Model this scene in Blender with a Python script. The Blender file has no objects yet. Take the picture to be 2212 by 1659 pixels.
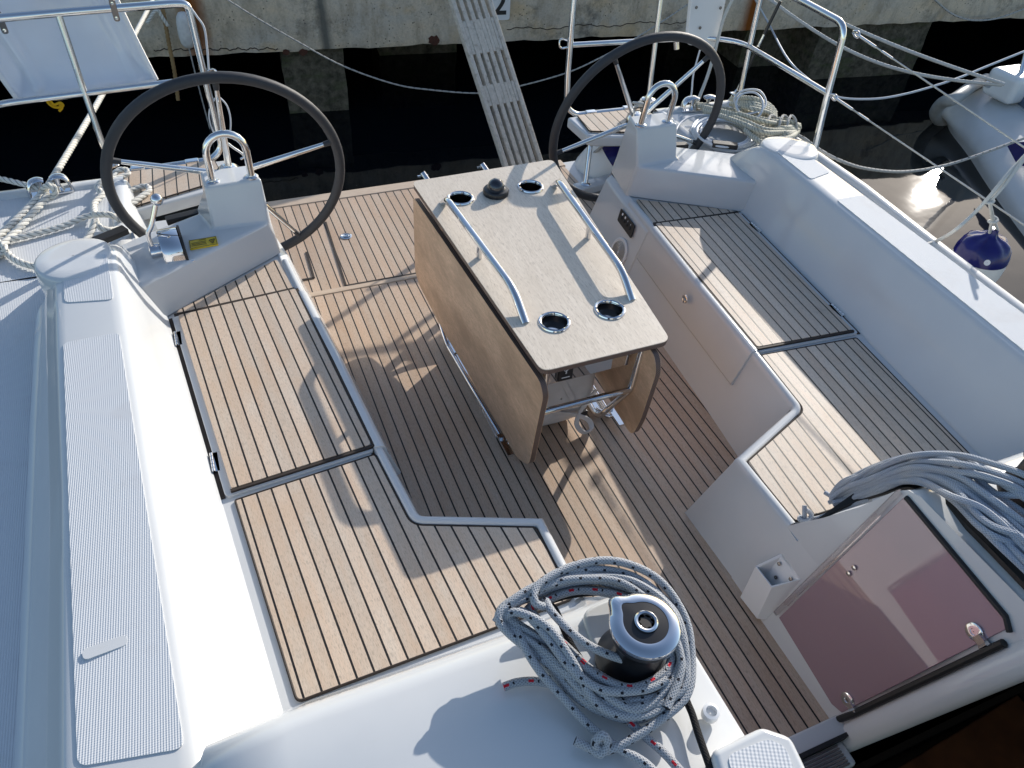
import bpy, bmesh, math, random
from mathutils import Vector, Matrix
random.seed(7)
SC = bpy.context.scene
COL = SC.collection
R = math.radians
# ------------------------------------------------------------------ camera (metres, z = 0 on the cockpit seats)
W0, H0, F = 2212.0, 1659.0, 1600.3
C = Vector((-0.9037, 0.0, 1.6))
yaw, pit, rol = R(25.158), R(43.408), R(4.317)
FW = Vector((math.sin(yaw)*math.cos(pit), math.cos(yaw)*math.cos(pit), -math.sin(pit)))
r0 = Vector((math.cos(yaw), -math.sin(yaw), 0)); u0 = r0.cross(FW)
RX = math.cos(rol)*r0 + math.sin(rol)*u0
UX = -math.sin(rol)*r0 + math.cos(rol)*u0
def ray(px, py): return (FW*F + RX*(px-W0/2) - UX*(py-H0/2)).normalized()
def bz(px, py, z): d = ray(px, py); return C + d*((z-C.z)/d.z)
def by(px, py, y): d = ray(px, py); return C + d*((y-C.y)/d.y)
def bx(px, py, x): d = ray(px, py); return C + d*((x-C.x)/d.x)
def bpl(px, py, p0, n): d = ray(px, py); return C + d*((Vector(p0)-C).dot(n)/d.dot(n))
cam = bpy.data.cameras.new('camera'); co = bpy.data.objects.new('camera', cam); COL.objects.link(co)
cam.lens = 36*F/W0; cam.sensor_width = 36; cam.clip_start = .02; cam.clip_end = 2000
co.matrix_world = Matrix(((RX.x, UX.x, -FW.x, C.x), (RX.y, UX.y, -FW.y, C.y), (RX.z, UX.z, -FW.z, C.z), (0, 0, 0, 1)))
SC.camera = co
# ------------------------------------------------------------------ light
SUN_AZ, SUN_EL = R(55.2), R(22.8)
S = Vector((math.sin(SUN_AZ)*math.cos(SUN_EL), math.cos(SUN_AZ)*math.cos(SUN_EL), math.sin(SUN_EL)))
wd = bpy.data.worlds.new('World'); SC.world = wd; wd.use_nodes = True
nt = wd.node_tree; bg = nt.nodes['Background']
sk = nt.nodes.new('ShaderNodeTexSky'); sk.sky_type = 'NISHITA'; sk.sun_disc = False
sk.sun_elevation = SUN_EL; sk.sun_rotation = SUN_AZ; sk.air_density = 1.0; sk.dust_density = .8; sk.ozone_density = 1.3
nt.links.new(sk.outputs[0], bg.inputs[0]); bg.inputs[1].default_value = .135
sl = bpy.data.lights.new('sun', 'SUN'); sl.energy = 3.7; sl.angle = R(.5); sl.color = (1, .94, .86)
so = bpy.data.objects.new('sun', sl); COL.objects.link(so); so.rotation_euler = (-S).to_track_quat('-Z', 'Y').to_euler(); so.location = S*30
SC.view_settings.view_transform = 'Standard'; SC.view_settings.look = 'None'; SC.view_settings.exposure = .43; SC.view_settings.gamma = 1
# ------------------------------------------------------------------ node helper
class NT:
    def __init__(s, name):
        s.m = bpy.data.materials.new(name); s.m.use_nodes = True; s.t = s.m.node_tree; s.p = s.t.nodes['Principled BSDF']; s._o = s._uv = None
    def n(s, k): return s.t.nodes.new('ShaderNode'+k)
    def link(s, a, b):
        if isinstance(a, (int, float, tuple, list)): b.default_value = a if not isinstance(a, tuple) or len(a) != 3 or b.type != 'RGBA' else (*a, 1)
        else: s.t.links.new(a, b)
    def obj(s):
        if s._o is None: s._o = s.n('TexCoord').outputs['Object']
        return s._o
    def uv(s):
        if s._uv is None: s._uv = s.n('TexCoord').outputs['UV']
        return s._uv
    def math(s, op, a, b=0.0, c=None):
        x = s.n('Math'); x.operation = op; s.link(a, x.inputs[0]); s.link(b, x.inputs[1])
        if c is not None: s.link(c, x.inputs[2])
        return x.outputs[0]
    def sep(s, v): x = s.n('SeparateXYZ'); s.link(v, x.inputs[0]); return x.outputs
    def comb(s, a, b, c=0.0):
        x = s.n('CombineXYZ'); s.link(a, x.inputs[0]); s.link(b, x.inputs[1]); s.link(c, x.inputs[2]); return x.outputs[0]
    def map(s, v, sc=(1, 1, 1), rot=(0, 0, 0), loc=(0, 0, 0)):
        x = s.n('Mapping'); s.link(v, x.inputs[0]); x.inputs['Scale'].default_value = sc; x.inputs['Rotation'].default_value = rot; x.inputs['Location'].default_value = loc; return x.outputs[0]
    def noise(s, v, sc, det=3, rough=.55):
        x = s.n('TexNoise'); s.link(v, x.inputs['Vector']); x.inputs['Scale'].default_value = sc; x.inputs['Detail'].default_value = det; x.inputs['Roughness'].default_value = rough; return x.outputs[0]
    def white(s, v): x = s.n('TexWhiteNoise'); x.noise_dimensions = '1D'; s.link(v, x.inputs['W']); return x.outputs[0]
    def vor(s, v, sc): x = s.n('TexVoronoi'); s.link(v, x.inputs['Vector']); x.inputs['Scale'].default_value = sc; return x.outputs[0]
    def ramp(s, f, st):
        x = s.n('ValToRGB'); s.link(f, x.inputs[0]); e = x.color_ramp.elements
        while len(e) < len(st): e.new(.5)
        for i, (p, c) in enumerate(st): e[i].position = p; e[i].color = (*c, 1) if isinstance(c, tuple) else (c, c, c, 1)
        return x.outputs[0]
    def mix(s, f, a, b, mode='MIX'):
        x = s.n('Mix'); x.data_type = 'RGBA'; x.blend_type = mode; s.link(f, x.inputs[0]); s.link(a, x.inputs[6]); s.link(b, x.inputs[7]); return x.outputs[2]
    def set(s, **k):
        for a, b in k.items():
            s.link(b, s.p.inputs[{'col': 'Base Color', 'rough': 'Roughness', 'metal': 'Metallic', 'ior': 'IOR', 'coat': 'Coat Weight', 'spec': 'Specular IOR Level', 'trans': 'Transmission Weight', 'alpha': 'Alpha', 'sheen': 'Sheen Weight'}[a]])
        return s
    def bump(s, h, dist=.002, st=1.0):
        x = s.n('Bump'); s.link(h, x.inputs['Height']); x.inputs['Distance'].default_value = dist; x.inputs['Strength'].default_value = st
        s.t.links.new(x.outputs[0], s.p.inputs['Normal']); return s
def plain(name, col, rough=.5, metal=0, spec=.5, noise=0, nsc=40, **k):
    n = NT(name)
    c = n.mix(n.ramp(n.noise(n.obj(), nsc), [(.3, 0.0), (.7, 1.0)]), col, tuple(max(0, x*(1-noise)) for x in col)) if noise else col
    n.set(col=c, rough=rough, metal=metal, spec=spec, **k); return n.m
M = {}
def gel():
    n = NT('gelcoat'); o = n.obj()
    c = n.mix(n.ramp(n.noise(o, 3.0, 5), [(.35, 0.0), (.75, 1.0)]), (.63, .64, .635), (.585, .595, .595))
    scuff = n.math('MULTIPLY', n.ramp(n.noise(n.map(o, (3, 14, 8)), 5, 6, .7), [(.62, 0.0), (.74, 1.0)]), .22)
    c = n.mix(scuff, c, (.58, .565, .52))
    n.set(col=c, rough=n.math('ADD', n.math('MULTIPLY', n.noise(o, 6, 4), .10), .06), spec=.5)
    n.bump(n.noise(o, 9, 2), .0012, .5); return n.m
M['gel'] = gel()
def nonskid(name, ang, pitch=.0046, col=(.69, .71, .725)):
    n = NT(name); o = n.obj(); x, y, z = n.sep(n.map(o, rot=(0, 0, ang)))
    w = n.math('SINE', n.math('MULTIPLY', x, 2*math.pi/pitch)); w2 = n.math('SINE', n.math('MULTIPLY', y, 2*math.pi/(pitch*.9)))
    h = n.math('ADD', w, n.math('MULTIPLY', w2, .35))
    st = n.ramp(n.noise(o, 7, 5, .65), [(.55, 0.0), (.8, 1.0)])
    c = n.mix(n.math('MULTIPLY', st, .5), col, (.56, .54, .53)); c = n.mix(n.math('MULTIPLY', n.math('GREATER_THAN', w, -.2), .12), n.mix(1.0, c, (.9, .9, .9), 'MULTIPLY'), (.86, .87, .88))
    n.set(col=c, rough=.7, spec=.2).bump(h, .0005, .55); return n.m
M['ns_deck'] = nonskid('deck_nonskid', 0, .005); M['ns_pan_l'] = nonskid('panel_nonskid_left', R(3)); M['ns_pan_r'] = nonskid('panel_nonskid_right', R(-3))
def teak(name, ang, phase, c1, c2, pitch=.0385, sw=.066, wet=0.0):
    n = NT(name); o = n.map(n.obj(), rot=(0, 0, ang)); x, y, z = n.sep(o)
    t = n.math('ADD', n.math('DIVIDE', x, pitch), phase); fr = n.math('FRACT', t); idn = n.math('FLOOR', t)
    seam = n.math('GREATER_THAN', n.math('ABSOLUTE', n.math('SUBTRACT', fr, .5)), .5-sw)
    rnd = n.white(idn); rnd2 = n.white(n.math('ADD', idn, 31.7))
    v = n.comb(n.math('ADD', x, n.math('MULTIPLY', rnd, 3.1)), n.math('ADD', y, n.math('MULTIPLY', rnd2, 9.0)), 0.0)
    g1 = n.noise(n.map(v, (260, 22, 1)), 1, 5, .7); g2 = n.noise(n.map(v, (28, 3.2, 1)), 1, 4, .6); g3 = n.noise(n.map(v, (700, 70, 1)), 1, 3, .7)
    c = n.mix(n.ramp(g1, [(.3, 0.0), (.7, 1.0)]), c1, c2)
    c = n.mix(n.math('MULTIPLY', n.ramp(g2, [(.35, 0.0), (.7, 1.0)]), .45), c, tuple(a*b for a, b in zip(c2, (1.12, .9, .72))))
    c = n.mix(n.math('MULTIPLY', n.ramp(g3, [(.52, 0.0), (.64, 1.0)]), .65), c, tuple(a*.50 for a in c2))
    c = n.mix(1.0, c, n.ramp(rnd, [(0.0, (.90, .885, .87)), (.5, (.98, .97, .96)), (1.0, (1.07, 1.06, 1.05))]), 'MULTIPLY')
    st = n.ramp(n.noise(n.obj(), 4.5, 6, .65), [(.50, 0.0), (.72, 1.0)])
    c = n.mix(n.math('MULTIPLY', st, .42), c, tuple(a*b for a, b in zip(c2, (.98, .80, .64))))
    c = n.mix(n.math('MULTIPLY', n.ramp(n.noise(n.obj(), 13, 5, .7), [(.6, 0.0), (.72, 1.0)]), .35), c, tuple(a*.6 for a in c2))
    c = n.mix(seam, c, (.012, .010, .009))
    n.set(col=c, rough=n.mix(seam, (.52, .52, .52), (.45, .45, .45)), spec=.4)
    n.bump(n.math('SUBTRACT', n.math('MULTIPLY', g1, .35), n.math('MULTIPLY', seam, 1.0)), .0012, .8); return n.m
TA = math.atan(.0865)
M['teak_seat_r'] = teak('teak_seat_right', TA, .47, (.68, .60, .50), (.57, .49, .40))
M['teak_seat_l'] = teak('teak_seat_left', -TA, .53, (.70, .60, .49), (.585, .485, .385))
M['teak_floor'] = teak('teak_floor', 0, .5, (.62, .495, .385), (.50, .385, .285))
M['teak_stern'] = teak('teak_stern', R(2), .3, (.64, .555, .46), (.55, .465, .375), pitch=.046, sw=.055)
def board():
    n = NT('teak_board'); o = n.obj(); g = n.noise(n.map(o, (20, 260, 1)), 1, 4, .7)
    n.set(col=n.mix(n.ramp(g, [(.3, 0.0), (.7, 1.0)]), (.60, .48, .36), (.48, .36, .26)), rough=.6); return n.m
M['board'] = board()
def hpl(name, c1, c2, c3, gr=1.0):
    n = NT(name); o = n.obj(); a = n.noise(n.map(o, (150, 16, 40)), 1, 5, .7); b = n.noise(n.map(o, (420, 45, 90)), 1, 3, .7); g = n.noise(n.map(o, (14, 3, 5)), 1, 4)
    c = n.mix(n.ramp(a, [(.32, 0.0), (.68, 1.0)]), c1, c2); c = n.mix(n.math('MULTIPLY', n.ramp(b, [(.54, 0.0), (.66, 1.0)]), .55*gr), c, c3)
    c = n.mix(n.math('MULTIPLY', n.ramp(g, [(.4, 0.0), (.7, 1.0)]), .5*gr), c, c2)
    n.set(col=c, rough=.42, spec=.4).bump(b, .0004, .6); return n.m
M['hpl'] = hpl('table_laminate', (.78, .685, .565), (.63, .54, .43), (.25, .19, .14))
def leafm():
    n = NT('leaf_laminate'); o = n.obj(); x, y, z = n.sep(o)
    v = n.map(o, (1, 26, 110), rot=(R(38), 0, 0)); a = n.noise(v, 1.3, 6, .7); b = n.noise(n.map(o, (1, 120, 420), rot=(R(38), 0, 0)), 1, 3, .7); g = n.noise(n.map(o, (1, 4, 9), rot=(R(38), 0, 0)), 1, 4)
    c = n.mix(n.ramp(a, [(.3, 0.0), (.7, 1.0)]), (.80, .53, .34), (.55, .345, .205)); c = n.mix(n.math('MULTIPLY', n.ramp(b, [(.55, 0.0), (.68, 1.0)]), .5), c, (.24, .14, .075))
    c = n.mix(n.math('MULTIPLY', n.ramp(g, [(.42, 0.0), (.62, 1.0)]), .75), c, (.42, .26, .155)); n.set(col=c, rough=.45, spec=.4); return n.m
M['leaf'] = leafm()
def ply():
    n = NT('ply_edge'); o = n.obj(); x, y, z = n.sep(o); w = n.math('SINE', n.math('MULTIPLY', n.math('ADD', z, x), 2*math.pi/.0055))
    n.set(col=n.mix(n.math('GREATER_THAN', w, .2), (.075, .045, .035), (.20, .13, .10)), rough=.5); return n.m
M['ply'] = ply()
M['steel'] = plain('polished_steel', (.78, .78, .77), .09, 1); M['brushed'] = plain('brushed_steel', (.24, .22, .21), .28, 1)
M['chrome'] = plain('chrome', (.70, .70, .71), .03, 1)
M['cupwell'] = plain('dark_steel_well', (.075, .065, .06), .35, 1); M['black'] = plain('black_plastic', (.012, .012, .014), .32); M['rubber'] = plain('black_rubber', (.014, .013, .013), .55)
def leather():
    n = NT('wheel_leather'); o = n.obj(); n.set(col=n.mix(n.noise(o, 30), (.030, .031, .036), (.045, .046, .05)), rough=.55, spec=.4).bump(n.vor(o, 700), .0006, .5); return n.m
M['leather'] = leather()
M['gap'] = plain('dark_gap', (.03, .02, .014), .7)
M['seatwhite'] = plain('white_plastic', (.78, .78, .77), .3)
M['glassdome'] = plain('dark_dome', (.010, .010, .014), .03, coat=1.0)
def smoke():
    n = NT('smoked_acrylic'); n.set(col=(.58, .39, .44), rough=.01, trans=.5, ior=2.0); return n.m
M['smoke'] = smoke()
M['clear'] = NT('clear_acrylic').set(col=(.85, .78, .78), rough=.02, trans=.9, ior=1.45).m
M['yellow'] = plain('yellow_label', (.72, .50, .02), .4); M['ink'] = plain('printed_ink', (.02, .02, .02), .5); M['whiteink'] = plain('white_print', (.8, .8, .8), .5)
M['navy'] = plain('navy_vinyl', (.012, .012, .13), .18, noise=.2, nsc=12); M['vinyl'] = plain('white_vinyl', (.78, .78, .75), .3)
M['bag'] = plain('white_bag_cloth', (.66, .65, .65), .6, noise=.12, nsc=18)
M['hullgrey'] = plain('grey_hull_paint', (.62, .63, .62), .3, noise=.12, nsc=4); M['hulltrim'] = plain('grey_rubbing_strip', (.46, .46, .43), .5, noise=.25, nsc=14)
M['bluetube'] = plain('blue_grey_tube', (.10, .145, .22), .4)
M['float'] = plain('white_foam_float', (.72, .71, .68), .6, noise=.2, nsc=30)
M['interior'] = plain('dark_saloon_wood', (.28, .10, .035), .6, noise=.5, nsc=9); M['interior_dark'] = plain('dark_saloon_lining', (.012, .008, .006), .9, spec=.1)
def rope(name, base, fleck=None, per=.034, fw=.13, braid=True, dirt=None, lay=0):
    n = NT(name); u, v, _ = n.sep(n.uv())
    a = n.math('SINE', n.math('ADD', n.math('MULTIPLY', u, 2*math.pi*8), n.math('MULTIPLY', v, 2*math.pi/.0062)))
    b = n.math('SINE', n.math('SUBTRACT', n.math('MULTIPLY', u, 2*math.pi*8), n.math('MULTIPLY', v, 2*math.pi/.0062)))
    h = n.math('MAXIMUM', a, b); c = base
    if braid: c = n.mix(n.math('LESS_THAN', h, .35), c, tuple(x*.62 for x in base))
    if dirt: c = n.mix(n.math('MULTIPLY', n.ramp(n.noise(n.obj(), 11, 4), [(.4, 0.0), (.65, 1.0)]), .5), c, dirt)
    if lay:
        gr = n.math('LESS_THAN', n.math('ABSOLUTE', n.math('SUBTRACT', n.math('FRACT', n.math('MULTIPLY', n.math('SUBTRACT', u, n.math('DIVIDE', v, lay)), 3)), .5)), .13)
        c = n.mix(gr, c, tuple(x*.5 for x in base))  # shade between the strands painted into the colour, with groove dirt
    if fleck:
        f1 = n.math('LESS_THAN', n.math('FRACT', n.math('DIVIDE', v, per)), fw)
        um = n.math('LESS_THAN', n.math('FRACT', n.math('MULTIPLY', u, 3)), .30)
        c = n.mix(n.math('MULTIPLY', f1, um), c, fleck)
        if fleck[0] > .2:
            f2 = n.math('LESS_THAN', n.math('FRACT', n.math('ADD', n.math('DIVIDE', v, per), .62)), .07)
            c = n.mix(n.math('MULTIPLY', f2, um), c, (.015, .015, .018))
    n.set(col=c, rough=.75, spec=.25)
    if braid: n.bump(h, .0006, .8)
    return n.m
M['rope_grey'] = rope('grey_rope_black_fleck', (.45, .465, .485), (.02, .02, .026), fw=.15)
M['rope_red'] = rope('grey_rope_red_fleck', (.40, .41, .43), (.60, .015, .03), per=.042, fw=.22)
M['rope_black'] = rope('black_rope', (.014, .014, .015)); M['rope_blue'] = rope('grey_blue_rope', (.48, .50, .53), None, dirt=(.26, .32, .43))
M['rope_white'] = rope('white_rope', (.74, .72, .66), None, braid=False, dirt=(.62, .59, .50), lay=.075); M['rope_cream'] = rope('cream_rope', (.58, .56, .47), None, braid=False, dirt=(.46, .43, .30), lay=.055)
M['rope_fleckwhite'] = rope('white_rope_black_fleck', (.52, .51, .48), (.02, .02, .02), per=.05, fw=.22); M['rope_tan'] = rope('tan_rope', (.34, .22, .10), None, braid=False, dirt=(.18, .11, .05))
M['rope_plainwhite'] = rope('plain_white_rope', (.72, .71, .66), None); M['rope_bow'] = rope('pale_grey_rope', (.50, .50, .48), None, braid=False, dirt=(.40, .40, .38)); M['rope_yellow'] = rope('yellow_cord', (.70, .40, .01)); M['cable'] = plain('grey_white_cable', (.58, .61, .65), .45); M['wire'] = plain('wire_rope', (.60, .60, .58), .3, 1, noise=.3, nsc=300)
def greywood():
    n = NT('weathered_wood'); o = n.obj(); a = n.noise(n.map(o, (70, 5, 60)), 1, 5, .7); b = n.noise(o, 28, 5, .7)
    c = n.mix(n.ramp(a, [(.3, 0.0), (.7, 1.0)]), (.60, .555, .485), (.42, .385, .33)); c = n.mix(n.math('MULTIPLY', n.ramp(b, [(.55, 0.0), (.66, 1.0)]), .6), c, (.24, .205, .165)); n.set(col=c, rough=.8).bump(a, .001, .6); return n.m
M['greywood'] = greywood()
def concrete():
    n = NT('quay_concrete'); o = n.obj(); x, y, z = n.sep(o)
    big = n.noise(n.map(o, (1.2, 1, 2.2)), 1.6, 6, .65); mid = n.noise(n.map(o, (3, 1, 1.2)), 3, 6, .7); fine = n.noise(o, 60, 4, .7)
    c = n.mix(n.ramp(big, [(.32, 0.0), (.68, 1.0)]), (.74, .60, .42), (.57, .53, .46)); c = n.mix(n.math('MULTIPLY', n.ramp(mid, [(.46, 0.0), (.66, 1.0)]), .8), c, (.40, .33, .24))
    c = n.mix(n.math('MULTIPLY', n.ramp(n.noise(n.map(o, (1.3, 1, 1.6), loc=(4, 0, 0)), 2.3, 5), [(.55, 0.0), (.68, 1.0)]), .7), c, (.64, .48, .28))
    c = n.mix(n.math('MULTIPLY', n.ramp(n.noise(n.map(o, (1, 1, 1), loc=(9, 0, 0)), 2.6, 8, .75), [(.55, 0.0), (.68, 1.0)]), .8), c, (.13, .12, .10))
    pit = n.ramp(n.vor(o, 34), [(.12, 1.0), (.2, 0.0)]); pm = n.ramp(n.noise(o, 5, 3), [(.5, 0.0), (.62, 1.0)]); c = n.mix(n.math('MULTIPLY', pit, pm), c, (.07, .06, .05))
    c = n.mix(n.math('MULTIPLY', n.ramp(fine, [(.45, 0.0), (.7, 1.0)]), .35), c, (.27, .235, .18))
    for cx, wd_, top in ((-.80, .12, 1), (3.68, .10, 1)):                       # rust runs below old iron
        d = n.math('ABSOLUTE', n.math('SUBTRACT', n.math('ADD', x, n.math('MULTIPLY', n.noise(n.map(o, (1, 1, .25)), 6, 3), .12)), cx+.06))
        mk = n.math('MULTIPLY', n.ramp(d, [(.02, 1.0), (wd_, 0.0)]), n.ramp(n.math('ADD', z, .5), [(.05, 0.2), (.45, 1.0)]))
        c = n.mix(mk, c, (.25, .075, .012))
    d = n.math('ABSOLUTE', n.math('SUBTRACT', n.math('ADD', x, n.math('MULTIPLY', n.noise(n.map(o, (1, 1, .6)), 5, 3), .10)), .15))
    c = n.mix(n.math('MULTIPLY', n.ramp(d, [(.015, 1.0), (.06, 0.0)]), .85), c, (.10, .105, .095))
    n.set(col=c, rough=.9, spec=.2).bump(n.math('ADD', n.math('SUBTRACT', fine, pit), n.math('MULTIPLY', mid, 2.0)), .006, .7); return n.m
M['concrete'] = concrete()
def pilem():
    n = NT('weedy_pile'); o = n.obj(); a = n.noise(o, 16, 6, .7); x, y, z = n.sep(o)
    c = n.mix(n.ramp(a, [(.35, 0.0), (.7, 1.0)]), (.045, .04, .028), (.17, .15, .11)); c = n.mix(n.math('MULTIPLY', n.ramp(n.noise(n.map(o, (1, 1, 3)), 4, 4), [(.5, 0.0), (.65, 1.0)]), .6), c, (.07, .085, .035)); n.set(col=c, rough=.9, spec=.2).bump(a, .012, 1); return n.m
M['pile'] = pilem()
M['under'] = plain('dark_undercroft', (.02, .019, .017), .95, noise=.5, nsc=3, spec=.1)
def water():
    n = NT('harbour_water'); o = n.obj(); h = n.math('ADD', n.math('MULTIPLY', n.noise(n.map(o, (1, 1.4, 1)), 1.7, 2), 1.0), n.math('MULTIPLY', n.noise(o, 7, 2), .08))
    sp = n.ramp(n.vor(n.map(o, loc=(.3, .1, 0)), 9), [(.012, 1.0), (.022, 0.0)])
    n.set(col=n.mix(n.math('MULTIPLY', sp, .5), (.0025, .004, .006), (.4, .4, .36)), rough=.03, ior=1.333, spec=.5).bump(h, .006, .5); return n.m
M['water'] = water()
# ------------------------------------------------------------------ mesh builder
def cr(pts, per=8, closed=False):
    p = [Vector(x) for x in pts]; n = len(p); out = []
    if n < 3 and not closed: return p
    for i in range(n if closed else n-1):
        a, b, c, d = (p[(i-1) % n], p[i], p[(i+1) % n], p[(i+2) % n]) if closed else (p[max(i-1, 0)], p[i], p[i+1], p[min(i+2, n-1)])
        for k in range(per):
            t = k/per
            out.append(.5*((2*b)+(c-a)*t+(2*a-5*b+4*c-d)*t*t+(3*b-a-3*c+d)*t**3))
    if not closed: out.append(p[-1])
    return out
def fillet(pts, r, seg=5, closed=False):
    p = [Vector(x) for x in pts]; n = len(p); out = []
    for i in range(n):
        if not closed and i in (0, n-1): out.append(p[i]); continue
        rr = r[i] if isinstance(r, (list, tuple)) else r
        a, b, c = p[(i-1) % n], p[i], p[(i+1) % n]; u = (a-b); v = (c-b); d = min(rr, u.length*.48, v.length*.48)
        if d < 1e-5: out.append(b); continue
        s, e = b+u.normalized()*d, b+v.normalized()*d
        for k in range(seg+1):
            t = k/seg; out.append(s*(1-t)**2+b*2*t*(1-t)+e*t*t)
    return out
class MB:
    def __init__(s): s.v = []; s.f = []; s.uv = {}
    def add(s, vs, fs, uvs=None):
        o = len(s.v); s.v += [Vector(x) for x in vs]
        for i, f in enumerate(fs):
            if uvs: s.uv[len(s.f)] = uvs[i]
            s.f.append([k+o for k in f])
        return s
    def box(s, c, d, rot=None):
        c = Vector(c); q = [Vector((x*d[0]/2, y*d[1]/2, z*d[2]/2)) for x in (-1, 1) for y in (-1, 1) for z in (-1, 1)]
        if rot is not None: q = [rot @ a for a in q]
        return s.add([c+a for a in q], [(0, 1, 3, 2), (4, 6, 7, 5), (0, 4, 5, 1), (2, 3, 7, 6), (0, 2, 6, 4), (1, 5, 7, 3)])
    def bar(s, a, b, w, h, up=(0, 0, 1)):
        a, b, up = Vector(a), Vector(b), Vector(up); d = (b-a).normalized(); x = d.cross(up).normalized(); y = x.cross(d)
        q = [e+x*i*w/2+y*j*h/2 for e in (a, b) for i, j in ((-1, -1), (1, -1), (1, 1), (-1, 1))]
        return s.add(q, [(3, 2, 1, 0), (4, 5, 6, 7), (0, 1, 5, 4), (1, 2, 6, 5), (2, 3, 7, 6), (3, 0, 4, 7)])
    def prism(s, top, vec):
        t = [Vector(x) for x in top]; n = len(t); vec = Vector(vec); b = [x+vec for x in t]
        return s.add(t+b, [list(range(n)), list(range(2*n-1, n-1, -1))]+[[i, n+i, n+(i+1) % n, (i+1) % n] for i in range(n)])
    def quad(s, *p): return s.add(p, [list(range(len(p)))])
    def grid(s, rows, cu=False, cv=False):
        n = len(rows); m = len(rows[0]); fs = []
        for i in range(n if cv else n-1):
            for j in range(m if cu else m-1):
                fs.append((i*m+j, i*m+(j+1) % m, ((i+1) % n)*m+(j+1) % m, ((i+1) % n)*m+j))
        return s.add([x for r in rows for x in r], fs)
    def tube(s, pts, r, n=10, closed=False, lobes=0, pitch=.06, depth=.2, caps=True, up=None):
        p = [Vector(x) for x in pts]
        if lobes and not closed and len(p) > 2:
            q = [p[0]]; stp = pitch/10; acc = 0.0
            for a, b in zip(p, p[1:]):
                d = b-a; Ld = d.length; t = stp-acc
                while t <= Ld: q.append(a+d*(t/Ld)); t += stp
                acc = Ld-(t-stp)
            p = q if len(q) > 3 else p
        N = len(p); rows = []; L = [0.0]
        for i in range(1, N): L.append(L[-1]+(p[i]-p[i-1]).length)
        nrm = None
        for i in range(N):
            t = (p[(i+1) % N]-p[i-1]) if closed else (p[min(i+1, N-1)]-p[max(i-1, 0)])
            if t.length < 1e-9: t = Vector((0, 0, 1))
            t.normalize()
            if nrm is None:
                nrm = Vector(up) if up else (Vector((0, 0, 1)) if abs(t.z) < .9 else Vector((1, 0, 0)))
            nrm = (nrm-t*nrm.dot(t)); nrm.normalize(); bn = t.cross(nrm); rr = r(i/(N-1)) if callable(r) else r
            row = []
            for k in range(n):
                a = 2*math.pi*k/n; q = rr
                if lobes: q = rr*(1-depth+depth*abs(math.cos(lobes*(a-2*math.pi*L[i]/pitch)/2))*1.25)
                row.append(p[i]+nrm*(q*math.cos(a))+bn*(q*math.sin(a)))
            rows.append(row)
        fs = []; uv = []
        for i in range(N if closed else N-1):
            i2 = (i+1) % N; l2 = L[i2] if i2 else L[i]+(p[0]-p[i]).length
            for k in range(n):
                k2 = (k+1) % n
                fs.append((i*n+k, i*n+k2, i2*n+k2, i2*n+k)); uv.append(((k/n, L[i]), ((k+1)/n, L[i]), ((k+1)/n, l2), (k/n, l2)))
        if caps and not closed:
            fs += [list(range(n-1, -1, -1)), [(N-1)*n+k for k in range(n)]]; uv += [[(0, 0)]*n]*2
        return s.add([x for q in rows for x in q], fs, uv)
    def lathe(s, prof, o, ax=(0, 0, 1), n=24, cap=True, sx=1.0):
        o, ax = Vector(o), Vector(ax).normalized(); u = ax.orthogonal().normalized(); w = ax.cross(u); rows = []
        for r, h in prof: rows.append([o+ax*h+u*(r*sx*math.cos(2*math.pi*k/n))+w*(r*math.sin(2*math.pi*k/n)) for k in range(n)])
        s.grid(rows, cu=True); b = len(s.v)
        if cap:
            s.f.append([b-n+k for k in range(n)]); s.f.append([b-n*len(prof)+k for k in range(n-1, -1, -1)])
        return s
    def sphere(s, c, r, n=16, sc=(1, 1, 1)):
        c = Vector(c); rows = []
        for i in range(n//2+1):
            a = math.pi*i/(n//2); rows.append([c+Vector((r*sc[0]*math.sin(a)*math.cos(2*math.pi*k/n), r*sc[1]*math.sin(a)*math.sin(2*math.pi*k/n), r*sc[2]*math.cos(a))) for k in range(n)])
        return s.grid(rows, cu=True)
    def build(s, name, mat, parent=None, bevel=0, seg=2, label=None, cat=None, group=None, kind=None, angle=40, sub=0, base=None):
        me = bpy.data.meshes.new(name); root = parent
        while root is not None and root.parent is not None: root = root.parent
        if root is not None: org = root.location.copy()
        elif base is not None: org = Vector(base)
        elif kind == 'structure' or kind == 'stuff': org = Vector((0, 0, 0))
        else:
            n = len(s.v); org = Vector((sum(v.x for v in s.v)/n, sum(v.y for v in s.v)/n, min(v.z for v in s.v)))
        me.from_pydata([v-org for v in s.v], [], s.f)
        if s.uv:
            ul = me.uv_layers.new(name='UVMap')
            for pi, poly in enumerate(me.polygons):
                q = s.uv.get(pi)
                if q:
                    for li, t in zip(poly.loop_indices, q): ul.data[li].uv = t
        bm = bmesh.new(); bm.from_mesh(me); bmesh.ops.remove_doubles(bm, verts=bm.verts, dist=1e-5); bmesh.ops.recalc_face_normals(bm, faces=bm.faces); bm.to_mesh(me); bm.free()
        for p in me.polygons: p.use_smooth = True
        me.set_sharp_from_angle(angle=R(angle))
        me.materials.append(M[mat] if isinstance(mat, str) else mat)
        o = bpy.data.objects.new(name, me); COL.objects.link(o)
        if parent is not None: o.parent = parent
        else: o.location = org
        if bevel:
            b = o.modifiers.new('bevel', 'BEVEL'); b.width = bevel; b.segments = seg; b.limit_method = 'ANGLE'; b.angle_limit = R(24); b.harden_normals = False
            for p in me.polygons: p.use_smooth = True
            me.set_sharp_from_angle(angle=R(180))
            w = o.modifiers.new('wn', 'WEIGHTED_NORMAL'); w.keep_sharp = False
        if sub:
            u = o.modifiers.new('sub', 'SUBSURF'); u.levels = sub; u.render_levels = sub
        tag(o, label, cat, group, kind); return o
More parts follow.
